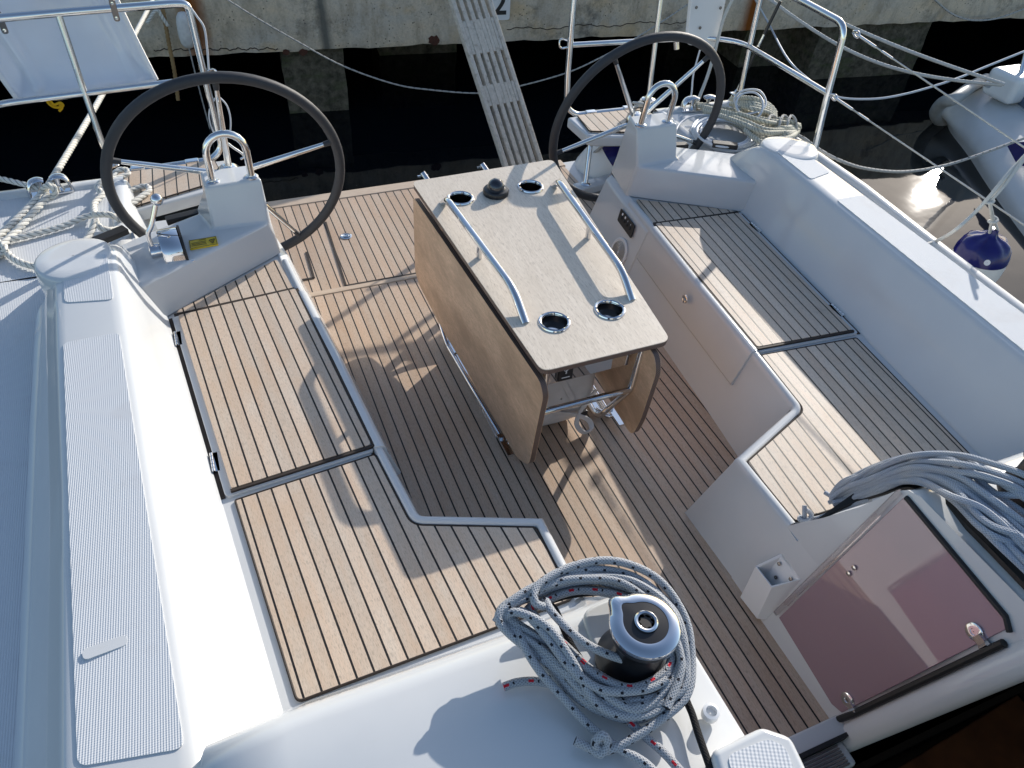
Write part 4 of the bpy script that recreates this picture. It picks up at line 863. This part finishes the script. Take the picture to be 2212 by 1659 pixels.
kk = thing('stopper_knot', 'short upright rope tail with a stopper knot at the corner of the right seat', 'rope', tuple(bz(1738, 1132, .01)))
b0 = bz(1738, 1122, .02); m = MB(); m.tube(cr([b0+Vector((.014*math.cos(t*.95), .012*math.sin(t*.95), -.012+.0045*t)) for t in range(9)], 4), .0065, 8); m.build('knot', 'rope_blue', kk); tubeobj('rope_end', [b0, bz(1738, 1092, .045)], .0062, 'rope_blue', kk); tubeobj('rope_end', cr([b0, bz(1770, 1118, .03), bz(1820, 1098, .07), bz(1880, 1080, .16)], 5), .0062, 'rope_blue', kk)
bs = MB().prism(fillet([bz(*p) for p in ((1755, 1128, .035), (1850, 1082, .12), (1960, 1050, .30), (2030, 1075, .375), (2140, 1185, .40), (2260, 1310, .40), (2260, 1240, .41), (2090, 1060, .40), (1990, 1015, .36), (1880, 1040, .17))], .02, 3, True), (0, 0, -.012))
bs.build('black_underlay', 'rubber', label='flat black piece lying under the grey-blue rope hank', cat='strap')  # thin black piece laid just below the strands
w2 = thing('winch', 'black winch with chrome cap half hidden at the right frame edge beside the rope hank', 'winch', tuple(bz(2232, 1060, .40)))
o2 = bz(2235, 1050, .44); o2.z = .41
MB().lathe([(.060, 0), (.060, .012), (.047, .045), (.046, .085), (.05, .095)], o2, n=32).build('drum', 'black', w2); MB().lathe([(.050, .095), (.056, .10), (.057, .112), (.048, .122), (.02, .124)], o2, n=36).build('self_tailing_top', 'chrome', w2)
# ------------------------------------------------------------------ mooring cleats
def cleat(label, c, d, L_=.30, parent=None):
    t = thing('mooring_cleat', label, 'cleat', tuple(c), 'mooring cleats'); d = Vector(d).normalized(); up = Vector((0, 0, 1)); sd = d.cross(up)
    m = MB(); pl = fillet([c+d*a*L_/2+sd*b_*.028 for a, b_ in ((-1, -1), (1, -1), (1, 1), (-1, 1))], .02, 4, True); m.prism([p+up*.010 for p in pl], -up*.010); m.build('base_plate', 'chrome', t, bevel=.003)
    for a in (-1, 1):
        m = MB(); q = cr([c+d*a*L_*.46+up*.004, c+d*a*L_*.44+up*.034, c+d*a*L_*.36+up*.058, c+d*a*L_*.20+up*.066, c+d*a*L_*.08+up*.060], 5)
        rows = []
        for i, p in enumerate(q):
            tg = (q[min(i+1, len(q)-1)]-q[max(i-1, 0)]).normalized(); nn = tg.cross(sd).normalized(); k = i/(len(q)-1); wd_ = .024-.006*k; th_ = .0065+.003*math.sin(k*3.1)
            rows.append([p+sd*(wd_*math.cos(x))+nn*(th_*math.sin(x)) for x in [2*math.pi*j/16 for j in range(16)]])
        m.grid(rows, cu=True); m.add(rows[-1], [list(range(16))]); m.build('horn', 'chrome', t)
        MB().lathe([(.020, 0), (.011, .012), (.008, .028), (.013, .044), (.016, .056)], c+d*a*L_*.20+up*.008, n=18).build('horn_stem', 'chrome', t)
    return t
ca, cb = bz(62, 428, .05), bz(162, 408, .05)
cleat('chrome mooring cleat on the left stern quarter with white rope around one horn', (ca+cb)/2, cb-ca, (cb-ca).length*.98)
ca, cb = bz(1466, 240, .05), bz(1552, 234, .05); cleat('chrome mooring cleat on the right stern quarter between wheel rim and cable coil', (ca+cb)/2, cb-ca, (cb-ca).length*.95)
# ------------------------------------------------------------------ white three-strand ropes, left quarter
tw = dict(lobes=3, pitch=.075, depth=.34, n=12)
l = thing('mooring_rope', 'thick white twisted mooring rope made fast on the left quarter cleat, rising toward the quay', 'mooring rope', tuple(bz(90, 415, .06)))
zd = .066
far = qpx(330, 0, -.3); cl = bz(98, 412, .10)
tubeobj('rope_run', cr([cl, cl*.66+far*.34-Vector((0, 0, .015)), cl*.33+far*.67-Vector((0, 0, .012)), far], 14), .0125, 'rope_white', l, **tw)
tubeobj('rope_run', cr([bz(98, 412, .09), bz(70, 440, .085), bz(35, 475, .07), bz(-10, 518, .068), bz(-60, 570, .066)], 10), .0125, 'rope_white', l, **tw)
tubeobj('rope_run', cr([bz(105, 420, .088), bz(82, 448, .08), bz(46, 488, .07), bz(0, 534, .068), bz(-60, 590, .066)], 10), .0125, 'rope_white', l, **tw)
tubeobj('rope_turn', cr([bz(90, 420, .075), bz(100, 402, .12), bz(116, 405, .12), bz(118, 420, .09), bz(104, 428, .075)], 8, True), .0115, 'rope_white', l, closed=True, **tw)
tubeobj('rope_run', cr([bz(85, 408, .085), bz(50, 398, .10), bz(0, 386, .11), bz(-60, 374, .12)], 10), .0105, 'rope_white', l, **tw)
l2 = thing('rope_tail', 'loose white twisted rope looped on the left stern seat behind the wheel', 'rope', tuple(bz(205, 470, .06)))
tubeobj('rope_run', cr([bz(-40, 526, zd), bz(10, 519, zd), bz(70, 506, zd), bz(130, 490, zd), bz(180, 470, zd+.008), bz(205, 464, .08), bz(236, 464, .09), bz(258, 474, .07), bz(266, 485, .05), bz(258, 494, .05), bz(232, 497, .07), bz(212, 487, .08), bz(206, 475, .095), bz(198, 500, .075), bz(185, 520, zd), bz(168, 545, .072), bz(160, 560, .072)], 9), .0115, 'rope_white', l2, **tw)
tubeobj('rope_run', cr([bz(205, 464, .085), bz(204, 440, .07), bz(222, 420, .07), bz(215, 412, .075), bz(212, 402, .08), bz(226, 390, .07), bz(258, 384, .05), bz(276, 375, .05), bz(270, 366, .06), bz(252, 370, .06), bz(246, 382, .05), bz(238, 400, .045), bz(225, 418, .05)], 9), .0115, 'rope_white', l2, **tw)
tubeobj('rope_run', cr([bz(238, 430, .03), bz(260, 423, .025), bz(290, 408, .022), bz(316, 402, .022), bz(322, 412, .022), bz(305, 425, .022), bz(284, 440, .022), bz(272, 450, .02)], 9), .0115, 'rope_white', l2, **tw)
l3 = thing('rope_tail', 'white twisted rope on the side deck ending at the left oval winch pad', 'rope', tuple(bz(60, 565, .06)))
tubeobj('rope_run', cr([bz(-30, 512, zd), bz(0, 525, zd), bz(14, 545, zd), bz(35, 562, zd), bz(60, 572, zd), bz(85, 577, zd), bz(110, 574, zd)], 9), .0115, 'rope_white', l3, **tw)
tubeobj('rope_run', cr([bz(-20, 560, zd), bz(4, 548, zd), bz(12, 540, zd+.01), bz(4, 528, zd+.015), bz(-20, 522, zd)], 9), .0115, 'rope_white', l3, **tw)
# ------------------------------------------------------------------ white shell on the left rail
sh = thing('white_shell', 'glossy white moulded plastic shell hung behind the left stern rail', 'shell', tuple(by(190, 200, 3.42)))
def shp(u, v): # u across 0..1, v up 0..1
    bl, br = by(42, 222, 3.43), by(338, 172, 3.43); tl2, tr = bl+Vector((-.20, .16, .50)), br+Vector((-.10, .16, .50))
    p = (bl*(1-u)+br*u)*(1-v)+(tl2*(1-u)+tr*u)*v
    e = max(abs(2*u-1)**6, (1-v)**10 if v < .5 else v**9); d = .10*(1-e)+.035*math.exp(-((u-.55)/.16)**2-((v-.42)/.22)**2)-.03*math.exp(-((u-.17)/.035)**2)*(v > .04)-.022*math.exp(-((u-.86)/.03)**2)
    return p+Vector((.02*(.5-u)*math.sin(v*2.6), d, .03*math.sin(u*math.pi)*v))
m = MB(); m.grid([[shp(u/40, v/40) for u in range(41)] for v in range(41)]); sb = m.build('shell_body', plain('glossy_white_plastic', (.78, .80, .84), .12, noise=.06, nsc=5), sh, angle=80)
sol = sb.modifiers.new('thick', 'SOLIDIFY'); sol.thickness = .006
e = MB(); e.tube([shp(1, v/20)+Vector((0, -.003, 0)) for v in range(21)], .009, 8); e.tube([shp(u/20, 0)+Vector((0, -.003, 0)) for u in range(21)], .007, 8); e.tube([shp(0, v/20) for v in range(21)], .009, 8); e.build('rolled_edge', 'seatwhite', sh)
for px, py in ((247, 20), (4, 46)):
    p = by(px, py, 3.358); m = MB(); q = fillet([p+Vector((a*.011, -.016, b_*.040)) for a, b_ in ((-1, -1), (1, -1), (1, 1), (-1, 1))], .010, 4, True); m.prism(q, (0, .006, 0)); m.build('rail_clamp', 'brushed', sh, bevel=.002)
    m = MB()
    for b_ in (-.026, .026): m.lathe([(.006, 0), (.006, .004), (.001, .005)], p+Vector((0, -.016, b_)), (0, -1, 0), 12, cap=False)
    m.build('clamp_bolts', 'steel', sh)
yc = thing('yellow_cord', 'short knotted yellow cord tied on the lower left stern rail', 'cord', tuple(by(118, 225, 3.31)))
p = lambda a, b_: by(a, b_, 3.295)
tubeobj('cord', cr([p(100, 212), p(104, 222), p(114, 230), p(126, 232), p(136, 228), p(130, 222), p(118, 226), p(112, 222), p(106, 214)], 6), .005, 'rope_yellow', yc); tubeobj('cord', cr([p(128, 226), p(134, 232), p(128, 240)], 5), .005, 'rope_yellow', yc)
# ------------------------------------------------------------------ ropes hanging on the quay, left
t = thing('foam_float', 'white oval foam float hanging on a thin line in front of the rusty quay face', 'float', tuple(qpx(403, 65, -.12)))
rows = []; c0 = qpx(401, 65, -.12)
prof = [(.008, .12), (.030, .112), (.046, .085), (.053, .045), (.054, 0), (.053, -.045), (.046, -.085), (.030, -.112), (.008, -.12)]
MB().lathe(prof, c0, (.05, 0, 1), 24).build('float_body', 'float', t); m = MB()
m.tube(cr([qpx(397, -12, -.05), c0+Vector((.006, 0, .11))], 6), .005, 7); m.build('line', 'rope_tan', t); tubeobj('line', cr([c0+Vector((-.006, 0, -.11)), c0+Vector((.0, .0, -.5)), c0+Vector((.02, 0, -1.0))], 6), .005, 'rope_fleckwhite', t)
t = thing('frayed_rope', 'frayed tan rope end dangling over the quay edge next to the foam float', 'rope', tuple(qpx(378, 150, -.10)))
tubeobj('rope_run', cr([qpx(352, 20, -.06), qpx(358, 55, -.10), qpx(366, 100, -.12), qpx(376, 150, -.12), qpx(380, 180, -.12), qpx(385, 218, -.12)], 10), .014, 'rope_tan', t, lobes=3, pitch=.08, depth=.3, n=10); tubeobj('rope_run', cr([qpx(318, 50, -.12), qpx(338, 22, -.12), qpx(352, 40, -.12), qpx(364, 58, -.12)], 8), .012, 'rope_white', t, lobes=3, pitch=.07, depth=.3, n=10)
t = thing('slack_line', 'thin slack line sagging across the dark water under the quay behind the gangplank', 'line', tuple(by(860, 185, 5.0)))
yq = lambda x: 5.1
tubeobj('line', cr([by(470, -14, 5.3), by(560, 42, 5.25), by(640, 88, 5.2), by(740, 142, 5.15), by(850, 181, 5.1), by(930, 194, 5.05), by(1040, 201, 5.0), by(1130, 184, 5.0), by(1225, 157, 5.0), by(1290, 128, 5.0), by(1360, 90, 5.1), by(1440, 40, 5.2), by(1500, 0, 5.3)], 8), .0055, 'rope_fleckwhite', t, n=7)
t = thing('guard_wire', 'coated wire and shackle hanging in a loop from the left stern rail post', 'wire', tuple(by(480, 250, 3.36)))
f_ = lambda a, b_: by(a, b_, 3.34)
tubeobj('wire', cr([f_(408, 12), f_(425, 35), f_(441, 60), f_(447, 100), f_(451, 150)], 7), .0042, 'cable', t); tubeobj('wire', cr([f_(470, 205), f_(455, 230), f_(452, 255), f_(461, 285), f_(470, 292)], 7), .0035, 'cable', t); tubeobj('wire', cr([f_(474, 210), f_(490, 228), f_(498, 258), f_(497, 292)], 7), .0035, 'cable', t)
tubeobj('shackle', cr([f_(492, 310), f_(505, 320), f_(520, 330), f_(528, 338), f_(520, 344)], 5), .006, 'steel', t)
# ------------------------------------------------------------------ right quarter: ropes, lines, backstay, board, fenders, neighbour
zq = .052
def ellc(cx, cy, rx, ry, rot, n=14):
    return [(cx+rx*math.cos(2*math.pi*k/n)*math.cos(rot)-ry*math.sin(2*math.pi*k/n)*math.sin(rot), cy+rx*math.cos(2*math.pi*k/n)*math.sin(rot)+ry*math.sin(2*math.pi*k/n)*math.cos(rot)) for k in range(n)]
t = thing('cable_coil', 'neat coil of thin grey-white cable lying on the right quarter deck', 'cable coil', tuple(bz(1560, 285, zq)))
rnd = random.Random(11); pts = []
for k in range(15):
    f = rnd.uniform(.72, 1.08)
    for x, y in ellc(1566+rnd.uniform(-3, 3), 287+rnd.uniform(-2, 2), 66*f, 34*f*rnd.uniform(.92, 1.06), .12): pts.append(bz(x, y, zq+.006+.0042*k+rnd.uniform(-.003, .003)))
MB().tube(cr(pts, 5), .0060, 8).build('coil', 'cable', t)
tubeobj('loose_turn', cr([bz(1524, 290, .06), bz(1462, 300, .06), bz(1468, 268, .07), bz(1502, 250, .08), bz(1560, 252, .09), bz(1610, 262, .12), bz(1640, 250, .16), bz(1648, 220, .20), bz(1630, 200, .21), bz(1600, 205, .20), bz(1590, 228, .17), bz(1604, 246, .14), bz(1640, 240, .15), bz(1655, 222, .17), bz(1640, 196, .2), bz(1605, 196, .2), bz(1586, 216, .17), bz(1600, 236, .12)], 7), .0050, 'cable', t)
t = thing('rope_pile', 'heap of cream twisted rope at the right quarter rail, seized with flecked line', 'rope', tuple(bz(1670, 280, zq)))
rnd = random.Random(21)
for k in range(11):
    f = k/10; a = bz(1500+rnd.uniform(-8, 8)+30*f, 222+f*22, zq+.02+rnd.uniform(0, .02)); b_ = bz(1590+20*f, 236+f*44, zq+.03+rnd.uniform(0, .07)); c_ = bz(1650+rnd.uniform(-6, 6), 252+f*56, zq+.03+rnd.uniform(.0, .09)); d_ = bz(1700+rnd.uniform(-6, 8), 262+f*36, zq+.03+rnd.uniform(0, .06)); e_ = bz(1728-f*6, 272+rnd.uniform(-6, 14), zq+.02)
    tubeobj('rope_strand', cr([a, b_, c_, d_, e_] if k % 2 else [b_, c_, d_, e_], 8), .0115, 'rope_cream', t, lobes=3, pitch=.055, depth=.26, n=10)
for k in range(5):
    f = k/4; tubeobj('rope_strand', cr([bz(1580+rnd.uniform(-6, 6), 214+14*f, zq+.05), bz(1622, 212+22*f, zq+.10+rnd.uniform(0, .03)), bz(1660, 226+18*f, zq+.08), bz(1676, 244+12*f, zq+.05)], 8), .0115, 'rope_cream', t, lobes=3, pitch=.055, depth=.26, n=10)
for k in range(3):
    x = 1655+k*22+(k % 2)*5; tubeobj('seizing', cr([bz(x, 300+rnd.uniform(-8, 4), zq+.02), bz(x+2, 268, zq+.09), bz(x+10, 250, zq+.10), bz(x+20, 256+k*3, zq+.08), bz(x+22, 290+k*2, zq+.02)], 6), .0065, 'rope_fleckwhite', t)
t = thing('mooring_line', 'flecked mooring line sagging from the right quarter across to the grey neighbouring hull', 'mooring line', tuple(bz(1740, 300, .05)))
mid = lambda px, py, d: C+ray(px, py)*d
tubeobj('line', cr([bz(1712, 288, .06), bz(1738, 300, .055), bz(1765, 320, .0), mid(1810, 345, 4.1), mid(1870, 364, 4.4), mid(1950, 371, 4.8), mid(2030, 360, 5.1), mid(2110, 336, 5.3), mid(2240, 288, 5.6)], 10), .0085, 'rope_fleckwhite', t)
t = thing('shore_line', 'thin grey line hanging in a deep sag between the quay and the grey boat', 'line', tuple(mid(1900, 210, 6.0)))
tubeobj('line', cr([qpx(1632, 0, -.1), qpx(1660, 50, -.2), mid(1700, 125, 6.2), mid(1745, 170, 6.1), mid(1800, 207, 6.0), mid(1880, 214, 6.0), mid(1960, 202, 6.1), mid(2060, 172, 6.3), mid(2140, 140, 6.5), mid(2230, 104, 6.7)], 9), .0075, 'cable', t)
t = thing('quay_line', 'thin dark line drooping over the quay edge at the upper right', 'line', tuple(qpx(2100, 40, -.05)))
tubeobj('line', cr([qpx(2010, -10, -.03), qpx(2045, 22, -.05), qpx(2075, 38, -.10), qpx(2110, 44, -.10), qpx(2160, 38, -.10), qpx(2230, 12, -.05)], 8), .008, 'rope_fleckwhite', t)
for nm, pz_, a0 in (('upper pale braided bow rope running from the neighbour to the quay, top right', 0, ((1718, 0), (2172, 183))), ('lower pale braided bow rope sagging slightly from the neighbour to the quay', 1, ((1686, 4), (2168, 184)))):
    (x0, y0), (x1, y1) = a0; a = mid(x0-30, y0-14 if not pz_ else y0-10, 5.6); b_ = mid(x1, y1, 5.75)
    q = [a.lerp(b_, k/6)-Vector((0, 0, (.03+.10*pz_)*math.sin(math.pi*k/6))) for k in range(7)]
    t = thing('bow_rope', nm, 'rope', tuple(b_), 'bow ropes of the grey boat'); tubeobj('line', cr(q, 10), .0105, 'rope_bow', t, lobes=6, pitch=.09, depth=.24, n=12)
# guard wires
for nm, a, dirn in (('upper guard wire running forward from the top corner of the right stern rail', (1820, 62), (2212, 318)), ('lower guard wire running forward from the middle of the right stern rail', (1795, 205), (2212, 486))):
    z0 = .60 if 'upper' in nm else .33
    p0 = Vector((1.742, 2.50, z0)); d = ray(*dirn); t_ = (1.66-C.x)/d.x; p1 = C+d*t_
    e = p0+(p1-p0)*2.4; t = thing('guard_wire', nm, 'wire', tuple(p0), 'guard wires')
    tubeobj('wire', [p0, e], .0034, 'wire', t, n=7); u = (e-p0).normalized()
    MB().tube([p0+u*.03, p0+u*.16], .0062, 10).build('turnbuckle', 'steel', t); MB().tube([p0+u*.20, p0+u*.27], .0050, 10).build('swage', 'steel', t)
    MB().tube(cr([p0, p0+u*.03+Vector((0, 0, .012)), p0+u*.045, p0+u*.03-Vector((0, 0, .012))], 5, True), .0045, 7, True).build('shackle', 'steel', t)
    if 'lower' in nm: LW0, LWU = p0, u
# backstay with tackle, next to the right rail
t = thing('backstay', 'wire backstay with black-jacketed turnbuckle rising from the right quarter', 'backstay', tuple(bz(1586, 205, .06)))
b0 = bz(1585, 208, .07); b1 = by(1690, -6, 3.12); u = (b1-b0).normalized(); Lb = (b1-b0).length
tubeobj('stay_wire', [b0, b1+u*.3], .0042, 'wire', t); MB().tube([b0+u*.08, b0+u*.26], .0085, 10).build('turnbuckle_jacket', 'black', t); MB().tube([b0+u*.32, b0+u*.48], .0082, 10).build('turnbuckle_jacket', 'black', t); MB().tube([b0+u*.26, b0+u*.32], .0062, 10).build('stud', 'steel', t)
MB().box(b0-Vector((0, 0, .01)), (.03, .05, .05)).build('chainplate', 'steel', t, bevel=.004); MB().tube(cr([b0+Vector((-.014, 0, 0)), b0+u*.035, b0+Vector((.014, 0, 0)), b0-u*.02], 5, True), .005, 7, True).build('shackle', 'steel', t)
t = thing('outboard_board', 'white plastic mounting board with screws clamped on the right stern rail', 'mounting board', tuple(by(1515, 100, 3.27)))
yb = 3.265; q4 = [by(*p, yb) for p in ((1484, 97), (1546, 105), (1578, -12), (1496, -12))]
q4 = [q4[0], q4[1], q4[2]+Vector((0, .03, .12)), q4[3]+Vector((0, .03, .12))]
MB().prism(fillet(q4, .025, 4, True), (0, .028, 0)).build('board', 'seatwhite', t, bevel=.006)
for px, py in ((1504, 16), (1556, 17), (1498, 92), (1512, 60)):
    MB().lathe([(.0075, 0), (.0075, .003), (.001, .004)], by(px, py, yb-.001), (0, -1, 0), 12, cap=False).build('screw', 'brushed', t)
tubeobj('stub_tube', [by(1461, 106, 3.33), by(1460, 84, 3.34)], .016, 'steel', t)
t = thing('halyard_tail', 'white braided line dropping beside the white board to the quarter cleat', 'line', tuple(bz(1508, 212, .06)))
tubeobj('line', cr([by(1588, -12, 3.26), by(1563, 40, 3.25), by(1545, 108, 3.22), by(1528, 165, 3.18), bz(1506, 222, .07), bz(1500, 238, .06)], 8), .0085, 'rope_plainwhite', t, lobes=5, pitch=.03, depth=.2); tubeobj('line', cr([by(1512, 108, 3.3), by(1498, 160, 3.28), by(1494, 200, 3.25), by(1490, 222, 3.22)], 6), .0045, 'cable', t)
t = thing('rope_hitch', 'small hank of pale line hitched to the aft rim of the right stern seat', 'rope', tuple(bz(1385, 220, .02)))
rnd = random.Random(5); tubeobj('hank', cr([bz(1385+rnd.uniform(-18, 18), 222+rnd.uniform(-8, 8), .02+rnd.uniform(0, .05)) for k in range(14)], 6), .0062, 'rope_plainwhite', t)
# gangplank lashing
t = thing('gangplank_lashing', 'knotted pale line and chain links lashing the gangplank end at the stern', 'lashing', tuple(bz(1205, 375, -.2)))
g_ = lambda x, y: by(x, y, 3.36)
tubeobj('line', cr([g_(1186, 352), g_(1205, 362), g_(1216, 374), g_(1205, 384), g_(1198, 370), g_(1214, 366), g_(1222, 384), g_(1216, 398), g_(1206, 390)], 6), .009, 'rope_fleckwhite', t)
tubeobj('line', cr([g_(1213, 366), by(1255, 350, 3.3), by(1290, 325, 3.2), by(1316, 300, 3.1)], 7), .0075, 'rope_fleckwhite', t); tubeobj('shackle', cr([g_(1178, 350), g_(1190, 352), g_(1204, 350), g_(1192, 358)], 5, True), .008, 'steel', t)
# short chrome stubs behind the table on the transom edge
for (x, y), (x2, y2) in (((913, 374), (926, 392)), ((1041, 355), (1054, 372))):
    t = thing('transom_pin', 'short chrome pin standing on the after floor edge, %s' % ('nearer the left wheel' if x < 1000 else 'right behind the table'), 'pin', tuple(by(x2, y2, 3.36)))
    a, b_ = by(x, y, 3.42), by(x2+6, y2+10, 3.36); MB().tube([b_, a], .016, 14).build('pin_tube', 'chrome', t); MB().bar(a+Vector((-.028, 0, -.015)), a+Vector((.028, 0, -.015)), .008, .008).build('cross_pin', 'steel', t)
# fenders
def fender(label, c, r, up, name='fender'):
    t = thing(name, label, 'fender', tuple(c-up*r*1.5), 'white and blue fenders'); up = up.normalized()
    pw = [(r*math.sin(a), r*1.0*math.cos(a)) for a in [math.pi*k/14 for k in range(1, 15)]]
    w_ = [(r*x, h) for x, h in ((.99, .10*r), (1.0, -.15*r), (.985, -.5*r), (.92, -.9*r), (.78, -1.25*r), (.55, -1.5*r), (.25, -1.62*r), (.02, -1.65*r))]
    MB().lathe(w_, c, up, 36, cap=False).build('body', 'vinyl', t)
    rows = []; u_ = up.orthogonal().normalized(); v_ = up.cross(u_)
    for x, h in ((1.002, .10), (.98, .32), (.90, .56), (.74, .78), (.52, .92), (.34, .98), (.22, 1.06), (.17, 1.18), (.15, 1.30), (.02, 1.31)):
        rows.append([c+up*h*r+(u_*math.cos(a)+v_*math.sin(a))*r*x*(1+(.09*math.cos(7*a) if .2 < x < .8 else .02*math.cos(7*a) if x < .95 else 0)) for a in [2*math.pi*k/42 for k in range(42)]])
    MB().grid(rows, cu=True).build('blue_cap', 'navy', t, angle=70); MB().lathe([(.02*r*4, 0), (.012, .004), (.001, .004)], c+up*.36*r+Vector((-.62, -.72, 0)).normalized()*r*.955, (-.6, -.7, .35), 14, cap=False).build('valve', 'seatwhite', t)
    return t
fc_ = bx(2116, 556, 1.93)
ft = fender('round fender with dark blue cap hanging outside the right gunwale from the guard wire', fc_, .104, Vector((-.05, .0, 1)))
k0 = fc_+Vector((-.006, 0, .134)); tw_ = (Vector((2137, 437)))
d = ray(2137, 437); wire_t = min(range(400), key=lambda i: ((LW0+LWU*(i*.01)-C).normalized()-d).length); kw = LW0+LWU*(wire_t*.01)
kn = k0.lerp(kw, .34)
tubeobj('lanyard', cr([k0+Vector((-.022, 0, -.01)), kn, k0+Vector((.022, 0, -.01))], 6), .0062, 'rope_plainwhite', ft); tubeobj('lanyard', [kn, kw], .0065, 'rope_plainwhite', ft)
m = MB(); m.tube(cr([kn+Vector((.013*math.cos(x*1.1), .012*math.sin(x*1.1), -.014+.0036*x)) for x in range(9)], 4), .0062, 8); m.build('knot', 'rope_plainwhite', ft)
m = MB(); m.tube(cr([kw+Vector((.011*math.cos(x*1.1), .010*math.sin(x*1.1), -.010+.003*x)) for x in range(9)], 4), .0062, 8); m.build('knot', 'rope_plainwhite', ft)
t = thing('fender_lanyard', 'pale double lanyard looping from the gunwale over the guard wire, right edge', 'rope', tuple(bz(2010, 525, .07)))
tubeobj('line', cr([bz(1998, 528, .066), bz(2024, 520, .07), mid(2062, 498, (kw-C).length*1.0), mid(2105, 460, (kw-C).length), mid(2137, 425, (kw-C).length*.995), mid(2170, 385, (kw-C).length), mid(2215, 335, (kw-C).length*1.02), mid(2250, 300, (kw-C).length*1.03)], 8), .0066, 'rope_plainwhite', t); tubeobj('line', cr([kw, mid(2165, 405, (kw-C).length), mid(2212, 345, (kw-C).length*1.01), mid(2260, 295, (kw-C).length*1.02)], 7), .0066, 'rope_plainwhite', t)
f2 = fender('large white fender with blue end lying under the right stern seat behind the console', by(1330, 352, 3.22), .165, Vector((.55, -.25, .62)))
# neighbouring boat
nb = thing('neighbour_boat', 'grey hull of the neighbouring boat at the right edge, blue tube along its side', 'boat', tuple(bz(2200, 400, ZW)))
wl = [(2046, 272), (2054, 293), (2092, 345), (2135, 413), (2200, 505), (2300, 640), (2420, 800)]
sh_ = [(2072, 216), (2098, 196), (2130, 181), (2168, 206), (2240, 262), (2400, 380), (2560, 500)]
rows = []
for (a, b_) in zip(wl, sh_):
    p, q_ = bz(*a, ZW-.02), bz(*b_, -.68); m1 = p.lerp(q_, .35)+Vector((-.10, .04, .02)); m2 = p.lerp(q_, .72)+Vector((-.08, .03, .03)); rows.append([p-Vector((0, 0, .3)), p, m1, m2, q_])
MB().grid([cr(r, 4) for r in zip(*[cr(list(c_), 4) for c_ in zip(*rows)])]).build('hull', 'hullgrey', nb, angle=80)
stern = [r for r in rows[0]]
e = MB(); q_ = cr([p+Vector((-.02, .03, 0)) for p in rows[0][1:]]+[rows[1][4]+Vector((0, .02, .02)), rows[2][4]+Vector((0, .02, .03))], 5); e.tube(q_, .05, 12); e.build('rubbing_strip', 'hulltrim', nb)
MB().tube(cr([rows[2][4]+Vector((.12, -.02, .05)), rows[3][4]+Vector((.10, 0, .05)), rows[4][4]+Vector((.10, 0, .06)), rows[5][4]+Vector((.1, 0, .06)), rows[6][4]+Vector((.1, 0, .06))], 6), .085, 16).build('side_tube', 'bluetube', nb)
dk = MB(); dk.add([rows[0][4], rows[1][4], rows[2][4], rows[3][4], rows[4][4], rows[5][4], rows[5][4]+Vector((1.6, .3, .05)), rows[2][4]+Vector((1.6, .5, .05))], [list(range(8))]); dk.build('deck', 'vinyl', nb)
hb = MB(); hp = bz(2172, 192, -.56); hb.box(hp+Vector((.16, .06, .0)), (.34, .30, .22)); hb.build('bow_locker', 'vinyl', nb, bevel=.05, seg=4); MB().lathe([(.04, 0), (.05, .02), (.02, .05), (.001, .05)], bz(2135, 186, -.60), n=20).build('bow_fitting', 'chrome', nb)
MB().tube([hp+Vector((.12, .02, .1)), hp+Vector((.42, .5, 1.0))], .02, 10).build('grab_post', 'steel', nb)
pt_ = rows[4][2].lerp(rows[4][3], .3); MB().add([bpl(*p, pt_+Vector((-.03, .02, .02)), (rows[4][2]-rows[4][1]).cross(rows[5][2]-rows[4][2])) for p in ((2176, 316), (2186, 308), (2215, 306), (2240, 330), (2240, 372), (2195, 352))], [list(range(6))]).build('blue_patch', 'navy', nb)
